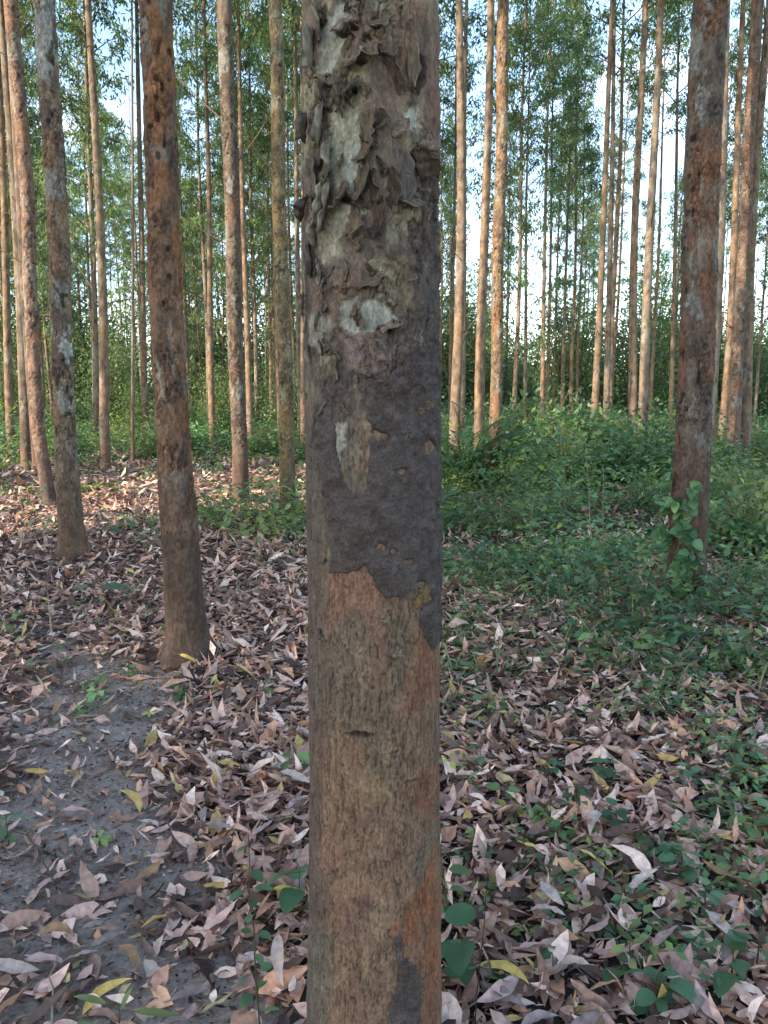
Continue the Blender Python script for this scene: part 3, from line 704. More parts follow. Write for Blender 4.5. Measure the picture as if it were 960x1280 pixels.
near_tree('leaning eucalyptus with white bark patch and brown flared foot', G(91, 697), 57, 0.116, 0.092, 0.086, 3, 96, 5.4, [(130, 112, 94), (100, 84, 72), (134, 104, 80), (142, 138, 128), (98, 78, 64)], flare=1.5, dim=.8,
          patches=[([(70, 420), (92, 416), (92, 448), (72, 450)], (176, 178, 170), .9), ([(44, 0), (66, 0), (66, 78), (50, 80)], (168, 168, 160), .8), ([(72, 495), (86, 492), (84, 506), (74, 506)], (166, 164, 154), .8)])
near_tree('grey-brown eucalyptus trunk with green vine climbing its foot', G(856, 752), 889, 0.136, 0.122, 0.112, 5, 116, 5.2, PAL_R, flare=1.15, dim=.6,
          patches=[([(884, 200), (905, 180), (900, 330), (892, 480), (880, 480), (886, 330)], (134, 88, 62), .7), ([(868, 110), (880, 112), (882, 160), (870, 165)], (152, 154, 150), .7), ([(862, 360), (872, 360), (872, 400), (862, 400)], (152, 154, 150), .7),
                   ([(836, 560), (884, 560), (882, 760), (832, 760)], (100, 78, 66), .7)])
near_tree('pale mottled eucalyptus with dark reddish foot beside the grass tufts', G(301, 629), 281, 0.118, 0.104, 0.098, 7, 48, 6.5, [(122, 106, 90), (98, 84, 74), (124, 96, 76), (150, 144, 134), (106, 78, 66)],
          dead=[(4.6, 0.2, 1.0, 0.9), (5.2, 3.0, 1.3, 0.8), (3.6, 3.3, 1.1, 0.5)])
near_tree('yellowish straight eucalyptus standing in the grass tufts', G(361, 648), 343, 0.104, 0.088, 0.074, 11, 48, 6.2, [(140, 122, 92), (112, 98, 76), (140, 114, 80), (146, 138, 114), (104, 84, 70)], dead=[(4.2, 3.4, 0.9, 0.8)])
near_tree('crooked slender eucalyptus with sunlit reddish upper trunk and dark foot', G(63, 634), 14, 0.094, 0.085, 0.088, 13, 40, 6.5, [(148, 118, 100), (118, 98, 86), (148, 112, 90), (150, 138, 124), (84, 72, 64)],
          sweep=([0, 1.0, 2.4, 4, 7], [0, -0.10, -0.05, 0.0, 0]), dead=[(3.2, 3.5, 0.8, 0.6), (2.6, 0.1, 0.35, -0.1)])
near_tree('straight light brown eucalyptus rising beside the fern-like palm', G(617, 607), 630, 0.108, 0.100, 0.092, 17, 44, 8, [(148, 122, 96), (116, 96, 80), (146, 110, 80), (156, 142, 122), (130, 98, 78)])
near_tree('stout pinkish-brown eucalyptus in the cluster at the undergrowth edge', G(914, 590), 946, 0.140, 0.128, 0.105, 19, 44, 8.5, [(138, 116, 100), (108, 94, 84), (140, 108, 90), (146, 142, 134), (130, 104, 92)])

# --- further trees measured from the photograph: base column, top column, width in px, diameter
row = [(46, 8, 12, .20), (33, 4, 13, .22), (14, -6, 10, .20), (131, 113, 12, .21), (122, 106, 8, .20), (313, 296, 8, .19), (349, 338, 7, .19), (378, 366, 8, .20), (367, 357, 5, .18),
       (568, 577, 13, .22), (576, 584, 8, .18), (599, 613, 13, .22), (741, 766, 9, .20), (756, 770, 8, .20), (762, 780, 7, .19), (788, 804, 11, .22), (803, 824, 12, .22), (812, 835, 5, .18), (838, 850, 6, .18),
       (887, 911, 12, .19), (901, 932, 10, .2), (930, 959, 13, .22), (655, 662, 5, .18), (676, 688, 6, .2), (683, 694, 5, .18), (702, 716, 5, .2), (714, 724, 5, .2), (720, 735, 4, .18), (166, 165, 4, .075)]
FAR_L = 'slim eucalyptus tree in the plantation rows beyond the undergrowth'
LAB = {0: 'slender brown eucalyptus behind the crooked eucalyptus', 3: 'dark twin-stemmed looking eucalyptus at the far edge of the leaf litter', 9: 'orange-footed eucalyptus standing behind the fern-like palm', 11: 'golden mottled eucalyptus behind the fern-like palm',
       16: 'light brown eucalyptus with sunlit foot in the shrubs', 21: 'grey eucalyptus against the stout pinkish-brown eucalyptus', 19: 'eucalyptus half hidden behind the vine-clad trunk', 28: 'very thin bare eucalyptus pole standing alone'}
for q, (b_, t_, w_, dia) in enumerate(row):
    dist = dia * FPX / w_; Yd = dist
    foot_px = b_; p = at_depth(foot_px, 560, Yd); x0 = p.x
    tp = at_depth(t_, 0, Yd); ln_ = math.atan2(tp.x - x0, tp.z - p.z)
    tree(x0 - (p.z) * math.tan(ln_), Yd, dia, k=q * 7 + 3, lean=(ln_, 0), label=LAB.get(q), low=(q in (4,)))

# --- the plantation goes on: jittered rows, seen between the near trunks and shading them from behind
for (a_, Yd, k_) in [(262, 30, 4), (292, 36, 1), (322, 31, 7), (238, 40, 2), (345, 42, 5), (20, 34, 8), (690, 46, 1), (836, 50, 4)]:
    tree(at_depth(a_, 560, Yd).x, Yd, .19, k=k_, low=True, hs=random.uniform(.9, 1.05))
taken = [(o.location.x, o.location.y) for o in bpy.data.objects if o.name.startswith('eucalyptus_tree')]
def add_far(x, y, **kw):
    if any((x - a) ** 2 + (y - b_) ** 2 < 2.2 for a, b_ in taken): return
    taken.append((x, y)); tree(x, y, random.uniform(.15, .23), lean=(random.gauss(0, .012), random.gauss(0, .012)), hs=random.uniform(.88, 1.08), **kw)
cnt = 0
for iy in range(0, 20):
    for ix in range(-26, 27):
        x = ix * 2.6 + random.uniform(-.5, .5); y = 20 + iy * 2.6 + random.uniform(-.5, .5)
        if abs(x) > 0.53 * y + 3: continue
        if x > 0.05 * y and random.random() < (0.80 if y < 45 else 0.84): continue   # the right side is open
        if x <= 0.05 * y and random.random() < (0.45 if y < 40 else 0.62): continue
        if -.42 < x / y < -.21 and y < 50 and random.random() < .6: continue
        add_far(x, y, low=(not (-.42 < x / y < -.21 and y < 46)) and (random.random() < ((0.3 if y < 34 else 0.55) if x < 0 else 0.12))); cnt += 1
for k in range(32):
    y = random.uniform(34, 72); add_far(random.uniform(-.53, .02) * y, y)
for k in range(8):
    y = random.uniform(36, 72); add_far(random.uniform(.02, .5) * y, y)
# unseen trees beside and behind the viewpoint; sunward strip placed to shade the foreground
random.seed(5)
SX, SY = -math.sin(SUN_AZ), -math.cos(SUN_AZ)            # level direction the light travels
def around(x, y, low=False):
    if abs(x) < 0.56 * y + 1.2 or math.hypot(x, y) < 2.2: return
    if any((x - a) ** 2 + (y - b_) ** 2 < 1.4 for a, b_ in taken): return
    taken.append((x, y))
    tree(x, y, random.uniform(.17, .24), lean=(random.gauss(0, .01), random.gauss(0, .01)), low=low, label='unseen eucalyptus tree around the viewpoint, shading the leaf litter', group='plantation trees around the viewpoint')
for iu in range(11):
    for iw in range(-3, 7):
        u = 25 + iu * 2.8 + random.uniform(-.6, .6); w_ = -10.5 + iw * 2.6 + random.uniform(-.6, .6)
        if iw in (-1, 0) or (iw < 0 and random.random() < .6): continue
        around(-SX * u + SY * w_, -SY * u - SX * w_)
for k in range(22):                                  # extra unseen trees added to keep direct sun off the big trunk
    u = 25 + k * 1.6; w_ = -1.6 + random.uniform(-2.4, 2.4); around(-SX * u + SY * w_, -SY * u - SX * w_)
for k in range(16):
    y = random.uniform(-6, 14); sd = random.choice((-1, 1)); around(sd * (0.56 * max(y, 0) + random.uniform(1.6, 8)), y)
random.seed(23)                                      # the rows run on past both edges of the view
for sd in (-1, 1):
    for iy in range(14):
        for ix in range(4):
            y = 3 + iy * 3.4 + random.uniform(-.6, .6); x = sd * (0.56 * y + 2.2 + ix * 3.2 + random.uniform(-.6, .6))
            across = x * SY - y * SX
            if random.random() < .76 or (sd < 0 and -13.5 < across < -9.0) or any((x - a) ** 2 + (y - b_) ** 2 < 2.5 for a, b_ in taken): continue
            taken.append((x, y)); tree(x, y, random.uniform(.16, .23), hs=random.uniform(.88, 1.08), low=(y > 24 and random.random() < .3), label='unseen eucalyptus tree around the viewpoint, shading the leaf litter', group='plantation trees around the viewpoint')
print('trees', len(taken))

# ------------------------------------------------------------------ bushy young trees and shrubs
random.seed(17)
TEAL = [np.array(c) for c in ((0.086, 0.168, 0.076), (0.066, 0.142, 0.066), (0.124, 0.208, 0.076), (0.172, 0.228, 0.074))]
def make_bush(seed, hgt, rad, n, leaf=0.11, cl=26, base=0.12, tones=TEAL, wide=0.5):
    r_ = np.random.default_rng(seed); m_ = MB(); lp, ld, lc, ln_ = [], [], [], []
    for k in range(cl):
        a = r_.uniform(0, 6.28); f = r_.uniform(base, 1.0); rr = rad * math.sqrt(r_.random()) * (1.05 - 0.55 * f ** 2)
        e = np.array([math.cos(a) * rr, math.sin(a) * rr, hgt * f]); s0 = np.array([r_.normal(0, .06 * rad), r_.normal(0, .06 * rad), -0.05])
        mid = (s0 + e) / 2 + r_.normal(0, 0.08 * rad, 3) + np.array([0, 0, 0.1 * hgt])
        tt = np.linspace(0, 1, 6)[:, None]; pts = s0 * (1 - tt) ** 2 + 2 * mid * tt * (1 - tt) + e * tt ** 2
        tube(m_, pts, np.linspace(0.010 + 0.004 * hgt, 0.003, 6), 4, lin((92, 82, 62)), 1)
        nn = int(n / cl * r_.uniform(.5, 1.5)); cr = rad * r_.uniform(.16, .36)
        along = r_.random(nn)[:, None] ** 0.5
        q = (s0 * (1 - along) ** 2 + 2 * mid * along * (1 - along) + e * along ** 2) + r_.normal(0, 1, (nn, 3)) * cr * np.array([1, 1, .8]) * (0.3 + 0.7 * along)
        keep = q[:, 2] > 0.02; q = q[keep]; nn = len(q)
        lp.append(q); dv = q - np.array([0, 0, hgt * 0.3]); ld.append(norm(dv) * 0.5 + r_.normal(0, .6, (nn, 3)) + np.array([0, 0, -0.25]))
        ln_.append(np.stack([r_.normal(0, .5, nn), r_.normal(0, .5, nn), np.ones(nn)], 1))
        lc.append(tones[r_.integers(0, 4)] * r_.uniform(.75, 1.3) * r_.uniform(.75, 1.3, (nn, 1)))
    lp, ld, lc, ln_ = map(np.concatenate, (lp, ld, lc, ln_)); n_l = len(lp)
    leaf_batch(m_, lp, ld, ln_, r_.uniform(.6, 1.35, n_l) * leaf, r_.uniform(.8, 1.2, n_l) * leaf * wide, lc, seg=1, fold=.25, curl=r_.uniform(-.5, .1, n_l))
    return m_
def bush_meshes(seed, *a, **k):
    return make_bush(seed, *a, **k).mesh('bush', [M_GREEN, M_TWIG])
LIGHT = [np.array(c) for c in ((0.105, 0.185, 0.070), (0.140, 0.205, 0.075), (0.085, 0.165, 0.075), (0.180, 0.215, 0.085))]
BUSH = [bush_meshes(100 + k, 1.0, 0.75, 1500, leaf=(.11, .14, .09, .12)[k], cl=(30, 22, 36, 26)[k], tones=(TEAL, LIGHT, TEAL, LIGHT)[k], wide=(.5, .6, .35, .45)[k]) for k in range(4)]
YOUNG = [bush_meshes(120 + k, 5.0, 1.9, 5200, leaf=0.17, cl=70, base=0.06, wide=0.42, tones=LIGHT) for k in range(4)]
def place(mesh, name, x, y, s, label, cat, group=None, rz=None, part=None):
    e = link(name, mesh, loc=(x, y, float(gh(x, y)) - 0.01)); s = (s, s, s) if np.isscalar(s) else s
    e.scale = s; e.rotation_euler = (0, 0, random.uniform(0, 6.28) if rz is None else rz)
    return tag(e, label, cat, group)
# young bushy trees that close the view behind the rows
for k in range(130):
    y = random.uniform(30, 95); x = random.uniform(-0.56, 0.56) * y
    if y < (45 if x > 0 else 48): continue
    s = random.uniform(.6, 1.35) * (1.35 if x < 0 else 1.3)
    if k % 3 == 0: s *= 1.55
    place(YOUNG[k % 4], 'young_tree', x, y, (s * random.uniform(.9, 1.3), s * 1.1, s), 'low bushy young tree closing the view behind the %s' % ('tall rows beyond the leaf litter' if x < 0 else 'slim trunks beyond the green undergrowth'), 'tree', 'bushy young trees ' + ('beyond the litter' if x < 0 else 'beyond the undergrowth'))
for k in range(9):
    y = random.uniform(24, 36); x = random.uniform(-0.5, -0.02) * y
    s = random.uniform(.35, .8)
    place(YOUNG[k % 4], 'young_tree', x, y, (s, s, s), 'low bushy young tree closing the view behind the %s' % ('tall rows beyond the leaf litter' if x < 0 else 'slim trunks beyond the green undergrowth'), 'tree', 'bushy young trees ' + ('beyond the litter' if x < 0 else 'beyond the undergrowth'))
shr = [(668, 585, 1.7, 'tallest dark shrub rising behind the straight light brown eucalyptus'), (716, 590, 1.35, 'leafy light green shrub standing before the far trunks'), (820, 600, 1.1, 'light green shrub beside the vine-clad trunk'), (700, 600, 1.0, 'rounded dark green shrub in front of the slim trunks'), (645, 585, 1.25, 'tall dark green shrub beside the straight light brown eucalyptus'), (775, 610, 1.05, 'broad leafy shrub with yellowish leaves in the undergrowth'),
       (735, 560, 1.3, 'pale yellow-green shrub under the paired golden trunks'), (935, 690, .8, 'dark shrub spreading to the right of the vine-clad trunk'), (800, 640, .55, 'low spreading shrub left of the vine-clad trunk'),
       (598, 612, .5, 'dense dark shrub around the fern-like palm'), (556, 606, .55, 'shaded shrub against the big mud-covered trunk'), (905, 640, .6, 'small shrub at the foot of the stout pinkish-brown eucalyptus')]
for k, (a_, b_, s, lb) in enumerate(shr):
    x, y = G(a_, b_); place(BUSH[(k * 3 + 2) % 4], 'shrub', x, y, (s * 1.1, s, s), lb, 'shrub')
for k in range(30):
    y = random.uniform(14, 34); x = random.uniform(0.02, 0.55) * y
    s = random.uniform(.55, 1.15); place(BUSH[k % 4], 'shrub', x, y, (s * 1.2, s * 1.2, s), 'leafy shrub of the undergrowth between the far trunks', 'shrub', 'undergrowth shrubs')
for k in range(26):
    y = random.uniform(18.5, 32); x = random.uniform(-0.54, -0.04) * y
    s = random.uniform(.45, .95); place(BUSH[k % 4], 'shrub', x, y, (s * 1.3, s * 1.2, s), 'leafy shrub of the green thicket beyond the leaf litter', 'shrub', 'thicket shrubs beyond the litter')

# fern-like palm
px_, py_ = G(582, 612)
palm = link('palm', None, loc=(px_, py_, 0)); tag(palm, 'fern-like young palm with arching fronds between two trunks', 'palm')
for k in range(19):
    a = k * 2.4 + random.uniform(-.3, .3); ln = random.uniform(1.6, 2.5); el = random.uniform(.9, 1.45)
    t = np.linspace(0, 1, 12)[:, None]; d = np.array([math.cos(a) * math.cos(el), math.sin(a) * math.cos(el), math.sin(el)])
    pts = d * ln * t + np.array([math.cos(a) * .35, math.sin(a) * .35, -.34]) * ln * t ** 2.4
    m_ = MB(); tube(m_, pts, np.linspace(.012, .003, 12), 4, (0.05, 0.09, 0.03), 1)
    tt = np.repeat(np.linspace(.15, .99, 34), 2); sd = np.tile([-1, 1], 34)
    pp = np.stack([np.interp(tt, t[:, 0], pts[:, c]) for c in range(3)], 1); tg = norm(np.stack([np.interp(tt, t[:, 0], np.gradient(pts[:, c])) for c in range(3)], 1))
    sdv = norm(np.cross(tg, np.array([0, 0, 1.0]))) * sd[:, None]
    leaf_batch(m_, pp, sdv * .8 + tg * .7 + np.array([0, 0, -.15]), np.tile([0, 0, 1.0], (68, 1)), .34 * np.sin(np.pi * tt ** .8 * .95 + .05) + .10, .042, np.array((0.050, 0.125, 0.046)) * rng.uniform(.7, 1.4, (68, 1)), seg=2, curl=-.5)
    link('frond', m_.mesh('frond', [M_GREEN, M_TWIG]), palm)

# ------------------------------------------------------------------ leaf litter
PALS = np.array([lin(c) for c in ((186, 156, 144), (156, 128, 116), (206, 182, 170), (126, 100, 88), (98, 80, 73), (180, 140, 116), (74, 59, 53), (208, 188, 174))])
PW = np.array([.18, .17, .10, .16, .15, .08, .12, .04])
YEL = np.array([lin(c) for c in ((186, 160, 98), (172, 142, 90), (150, 116, 84), (198, 180, 128))])
def litter_colors(n, yel=0.035):
    c = np.array([1.16, 1.08, .99]) * PALS[rng.choice(len(PALS), n, p=PW / PW.sum())] * rng.uniform(.75, 1.3, (n, 1))
    y = rng.random(n) < yel; c[y] = YEL[rng.integers(0, 4, y.sum())] * rng.uniform(.8, 1.1, (y.sum(), 1))
    return c
trunks_xy = [(o.location.x, o.location.y, 0.17 if o != big else 0.16) for o in bpy.data.objects if o.name.startswith('eucalyptus_tree') and o.location.y < 14 and o.location.y > 0]
def litter_density(x, y):
    d = 1.0 - 0.84 * path_mask(x, y)
    right = smooth(-0.2, 0.8, x) * smooth(5, 8, y); d = d * (1 - 0.75 * right)
    clump = fbm(x * 1.7, y * 1.7, 0, 81, 3); d = d * (0.45 + 1.1 * clump)
    for (a_, b_, r_) in trunks_xy: d = np.where(np.hypot(x - a_, y - b_) < r_ * 0.85, 0, d)
    return d
def scatter_litter(mb_, y0, y1, per_m2, seg, Lm, half=0.56, lift=0.03, prof='lance', wide=1.0):
    half = .64; area_w = half * y1 + 0.9; n = int(per_m2 * 2 * area_w * (y1 - y0))
    x = rng.uniform(-area_w, area_w, n); y = rng.uniform(y0, y1, n)
    k = (np.abs(x) < half * y + 0.9) & (rng.random(n) < litter_density(x, y)); x, y = x[k], y[k]; n = len(x)
    yaw = rng.uniform(0, 6.283, n); tilt = rng.normal(0.03, 0.26, n); roll = rng.normal(0, 0.5, n)
    D = np.stack([np.cos(yaw) * np.cos(tilt), np.sin(yaw) * np.cos(tilt), np.sin(tilt)], 1)
    Bv = np.stack([-np.sin(yaw), np.cos(yaw), 0 * yaw], 1); Nn = np.cross(D, Bv) * np.cos(roll)[:, None] + Bv * np.sin(roll)[:, None]
    Nn *= np.sign(rng.random(n) - .12)[:, None]
    L = Lm * np.clip(rng.normal(1, .36, n), .35, 2.0); W = L * rng.uniform(.15, .42, n) * wide
    thin = path_mask(x, y)
    lf = rng.random(n) ** 1.6 * lift * (1 - .7 * thin)
    z = gh(x, y) + 0.006 + lf + np.maximum(0, -np.sin(tilt)) * L * .5
    P = np.stack([x, y, z], 1) - D * (L / 2)[:, None] * np.array([1, 1, 0])
    dep = (0.62 + 0.38 * lf / lift)[:, None] if False else 1.0
    leaf_batch(mb_, P, D, Nn, L, W, litter_colors(n) * dep, seg=seg, fold=rng.uniform(-.1, .55, n), curl=rng.normal(.05, .62, n), twist=rng.normal(0, .7, n), sickle=rng.normal(0, .35, n), crump=.10 if seg > 2 else 0.0, prof=prof)
    return n
mb = MB()
n1_ = scatter_litter(mb, 1.35, 3.4, 1150, 5, .086, lift=.035) + scatter_litter(mb, 1.35, 3.4, 1100, 3, .046, lift=.03, prof='oval', wide=1.6)
n2_ = scatter_litter(mb, 3.4, 6.5, 900, 2, .092, lift=.035) + scatter_litter(mb, 3.4, 6.5, 320, 2, .06, lift=.03, prof='oval', wide=1.6)
n3_ = scatter_litter(mb, 6.5, 12.0, 480, 2, .112, lift=.04)
n4_ = scatter_litter(mb, 12.0, 24.0, 130, 1, .16, lift=.05)
# scraps and crumbs of leaf on the soil
n = 24000; x = rng.uniform(-2.6, 1.8, n); y = rng.uniform(1.4, 4.4, n); yaw = rng.uniform(0, 6.28, n)
leaf_batch(mb, np.stack([x, y, gh(x, y) + .006], 1), np.stack([np.cos(yaw), np.sin(yaw), rng.normal(0, .25, n)], 1), np.stack([rng.normal(0, .35, n), rng.normal(0, .35, n), np.ones(n)], 1), rng.uniform(.008, .04, n), rng.uniform(.004, .014, n), litter_colors(n, .02) * rng.uniform(.25, .8, (n, 1)), seg=1)
lit = link('leaf_litter', mb.mesh('leaf_litter', M_LITTER)); lit['kind'] = 'stuff'
tag(lit, 'carpet of dry pinkish-brown leaves covering the plantation floor', 'leaf litter')
print('litter', n1_, n2_, n3_, n4_)

# the leaves that lie on top and show largest: each an object
def one_leaf(col, L=.13, W=.034, curl=.4, twist=.5, fold=.3, sick=.2, stalk=True):
    m_ = MB()
    leaf_batch(m_, [(-L / 2, 0, 0)], [(1, 0, 0)], [(0, 0, 1)], L, W, col, seg=9, fold=fold, curl=curl, twist=twist, sickle=sick, crump=.09, edge=0.92)
    if stalk: tube(m_, [(-L / 2 - .014, 0.003, .001), (-L / 2 - .006, 0, 0), (-L / 2 + .004, 0, 0)], [.0011, .0012, .001], 4, np.asarray(col) * .6)
    v = m_.V; zmin = min(a[:, 2].min() for a in v); m_.V = [a - np.array([0, 0, zmin]) for a in v]
    return m_.mesh('fallen_leaf', M_LITTER)
kinds = {'yellow': ((200, 168, 92), (186, 150, 84)), 'orange': ((158, 122, 88), (146, 110, 82)), 'pink': ((188, 154, 144), (170, 138, 128)), 'grey': ((150, 134, 126), (134, 118, 112)), 'brown': ((128, 92, 76), (110, 82, 70)), 'pale': ((192, 172, 158), (180, 160, 148))}
LEAFM = {k: [one_leaf(lin(v[q % 2]), L=random.uniform(.085, .135), W=random.uniform(.024, .038), curl=random.choice((-1, 1)) * random.uniform(.1, .9), twist=random.gauss(0, .9), fold=random.uniform(0, .6), sick=random.gauss(0, .35)) for q in range(5)] for k, v in kinds.items()}
LLAB = {'yellow': 'bright yellow fallen leaf lying on top of the litter', 'orange': 'orange-brown fallen leaf lying on top of the litter', 'pink': 'dry pinkish fallen leaf lying on top of the litter',
        'grey': 'weathered grey fallen leaf lying on top of the litter', 'brown': 'dark brown curled fallen leaf lying on top of the litter', 'pale': 'bleached pale fallen leaf lying on top of the litter'}
def fallen(kind, x, y, yaw=None, s=1.0, label=None):
    o = link('fallen_leaf', random.choice(LEAFM[kind]), loc=(x, y, float(gh(x, y)) + (.012 if path_mask(np.array(x), np.array(y)) > .5 else .042)))
    o.rotation_euler = (random.gauss(0, .18), random.gauss(0, .14), random.uniform(0, 6.28) if yaw is None else yaw); o.scale = (s, s, s)
    wh = 'bare soil path' if path_mask(np.array(x), np.array(y)) > .5 else ('leaf litter beside the soil path' if x < BX else 'leaf litter among the green sprigs')
    tag(o, label or LLAB[kind].replace('on top of the litter', 'on the ' + wh), 'leaf', None if label else kind + ' leaves on the ' + wh)
for (a_, b_, kd, yw, lb) in [(272, 1110, 'yellow', .1, 'large yellow leaf at the edge of the bare soil'), (90, 968, 'yellow', 1.4, None), (135, 1248, 'yellow', .9, None), (185, 1085, 'orange', 1.0, None), (790, 1062, 'yellow', -.5, None), (676, 1098, 'yellow', 0, None),
        (747, 1112, 'yellow', -.6, None), (716, 943, 'yellow', -.5, None), (706, 1190, 'orange', -.9, None), (628, 1245, 'yellow', -.5, None), (580, 1038, 'yellow', 1.3, None), (368, 1143, 'yellow', .3, 'yellow leaf leaning against the foot of the mud-covered trunk'), (240, 834, 'yellow', -.2, 'yellow leaf at the foot of the orange-brown trunk'),
        (832, 962, 'yellow', 0, None), (75, 1170, 'orange', .2, 'small orange leaf alone on the bare soil'), (650, 985, 'pink', 0, None), (560, 945, 'yellow', 0, None), (640, 910, 'yellow', .3, None), (905, 1062, 'yellow', .3, None), (45, 960, 'yellow', .2, None), (180, 853, 'yellow', .3, None), (190, 885, 'orange', .2, None),
        (100, 1200, 'grey', .1, None), (60, 1210, 'pink', -.1, None), (20, 1215, 'pale', .1, None), (160, 1215, 'orange', -.6, None), (280, 1165, 'pink', .5, None), (240, 1240, 'grey', .5, None), (100, 1015, 'pink', .1, None), (185, 1030, 'pale', -.6, None), (205, 1030, 'pink', .8, None), (265, 1060, 'orange', .4, None), (125, 1160, 'grey', .7, None),
        (140, 1175, 'grey', .6, None), (60, 1235, 'pink', -1.0, None), (15, 1265, 'orange', .6, None), (40, 1060, 'pink', .8, None), (70, 1098, 'pink', .1, None), (690, 1145, 'pale', -1.1, None), (900, 1180, 'pale', -1.0, None), (800, 1060, 'pink', -.3, None), (855, 1230, 'pink', .9, None)]:
    x, y = G(a_, b_); fallen(kd, x, y, yw, 1.05, lb)
done = 0
while done < 252:
    y = 1.55 + 2.6 * random.random() ** 1.4; x = random.uniform(-.54, .54) * y
    if random.random() > float(litter_density(np.array(x), np.array(y))) + .06 or math.hypot(x - BX, y - BY) < .2: continue
    kd = random.choices(['pink', 'grey', 'brown', 'pale', 'orange', 'yellow'], [.38, .2, .16, .14, .1, .02])[0]
    fallen(kd, x, y, None, random.uniform(.7, 1.15)); done += 1

# fallen twigs
for k in range(14):
    a_, b_ = random.choice([(random.uniform(0, 380), random.uniform(860, 1280)), (random.uniform(560, 960), random.uniform(900, 1280))]); x, y = G(a_, b_)
    ln = random.uniform(.15, .5); yw = random.uniform(0, 3.14); m_ = MB(); t = np.linspace(-.5, .5, 7)
    pts = np.stack([np.cos(yw) * t * ln, np.sin(yw) * t * ln, np.zeros(7)], 1) + rng.normal(0, .008, (7, 3)); pts[:, 2] = gh(x + pts[:, 0], y + pts[:, 1]) + .03
    tube(m_, pts, np.linspace(.0035, .0015, 7), 5, lin(random.choice([(110, 96, 86), (88, 74, 66), (140, 122, 106)])))
    tag(link('twig', m_.mesh('twig', M_TWIG), loc=(x, y, 0)), 'thin dry twig lying on the leaf litter', 'twig', 'twigs on the litter')

# ------------------------------------------------------------------ ground cover
def cover_density(x, y):
    r = smooth(-0.05, 0.7, x) * (1.05 * smooth(1.6, 2.4, y) + 0.8 * smooth(2.9, 5.4, y + 0.9 * smooth(.6, 2.6, x)))
    l = smooth(0.2, -0.4, x) * (smooth(15.5, 19, y) + 0.05 * smooth(2, 3, y))
    tuft = np.exp(-(((x + 2.0) / .9) ** 2 + ((y - 9.3) / .9) ** 2)) + np.exp(-(((x + 1.1) / .5) ** 2 + ((y - 9.0) / .9) ** 2)) + .8 * np.exp(-(((x + 5.8) / 1.3) ** 2 + ((y - 12.6) / .9) ** 2))
    c = fbm(x * 1.3 + 5, y * 1.3, 0, 91, 3); return np.clip((r + l) * smooth(.34, .62, c) + .6 * tuft, 0, 1.2)
def scatter_cover(mb_, y0, y1, per, leaves_n, leaf, hgt, seg, half=.56):
    half = .64; aw = half * y1 + .9; n = int(per * 2 * aw * (y1 - y0)); x = rng.uniform(-aw, aw, n); y = rng.uniform(y0, y1, n)
    k = (np.abs(x) < half * y + .9) & (rng.random(n) < cover_density(x, y))
    for (a_, b_, r_) in trunks_xy: k &= np.hypot(x - a_, y - b_) > r_ * .9
    x, y = x[k], y[k]; n = len(x)
    if n == 0: return 0
    hh = hgt * rng.uniform(.4, 1.5, n) * (0.15 + 1.7 * smooth(.3, .7, fbm(x * .7, y * .7, 0, 95, 2))); az0 = rng.uniform(0, 6.28, n)
    tone = np.array(TEAL)[rng.integers(0, 4, n)] * rng.uniform(.7, 1.35, (n, 1)) * (0.45 + 1.2 * fbm(x * 1.1, y * 1.1, 0, 99, 2))[:, None] * (1 + np.array([.5, .15, -.1]) * smooth(.5, .75, fbm(x * .6, y * .6, 0, 97, 2))[:, None])
    for q in range(leaves_n):
        az = az0 + q * 2.4 + rng.normal(0, .3, n); f = (q + rng.random(n)) / leaves_n; rr = hh * .55 * (1 - .3 * f) * rng.uniform(.3, 1.2, n)
        P = np.stack([x + np.cos(az) * rr, y + np.sin(az) * rr, gh(x, y) + .015 + hh * (.15 + .85 * f)], 1)
        D = np.stack([np.cos(az), np.sin(az), rng.normal(-.1, .35, n)], 1)
        leaf_batch(mb_, P, D, np.stack([rng.normal(0, .3, n), rng.normal(0, .3, n), np.ones(n)], 1), leaf * rng.uniform(.6, 1.4, n), leaf * rng.uniform(.4, .7, n), tone * rng.uniform(.8, 1.25, (n, 1)), seg=seg, fold=.25, curl=rng.normal(-.4, .3, n), prof='oval')
    return n
mb = MB()
c1 = scatter_cover(mb, 1.7, 4.2, 260, 8, .040, .07, 2)
c2 = scatter_cover(mb, 4.2, 8.0, 120, 9, .040, .10, 2) + scatter_cover(mb, 3.8, 9.0, 60, 7, .078, .17, 2)
c3 = scatter_cover(mb, 8.0, 15, 34, 11, .065, .36, 1) + scatter_cover(mb, 8.0, 16, 22, 9, .12, .5, 1)
c4 = scatter_cover(mb, 15, 34, 24, 12, .12, .6, 1)
print('cover', c1, c2, c3, c4)
# grass blades among it
n = 9000; x = rng.uniform(-4, 5, n); y = rng.uniform(3.5, 13, n); k = rng.random(n) < cover_density(x, y) * .8; x, y = x[k], y[k]; n = len(x)
yaw = rng.uniform(0, 6.28, n)
leaf_batch(mb, np.stack([x, y, gh(x, y)], 1), np.stack([np.cos(yaw) * .5, np.sin(yaw) * .5, np.ones(n)], 1), np.stack([-np.cos(yaw), -np.sin(yaw), .3 * np.ones(n)], 1), rng.uniform(.12, .4, n), .007, np.where(rng.random((n, 1)) < .35, np.array((.30, .27, .13)), np.array((.10, .165, .06))) * rng.uniform(.6, 1.4, (n, 1)), seg=3, curl=-rng.uniform(.3, 1.4, n))
gc = link('ground_cover', mb.mesh('ground_cover', M_GREEN)); gc['kind'] = 'stuff'
tag(gc, 'low green creeping plants and grass spreading over the litter', 'ground cover')

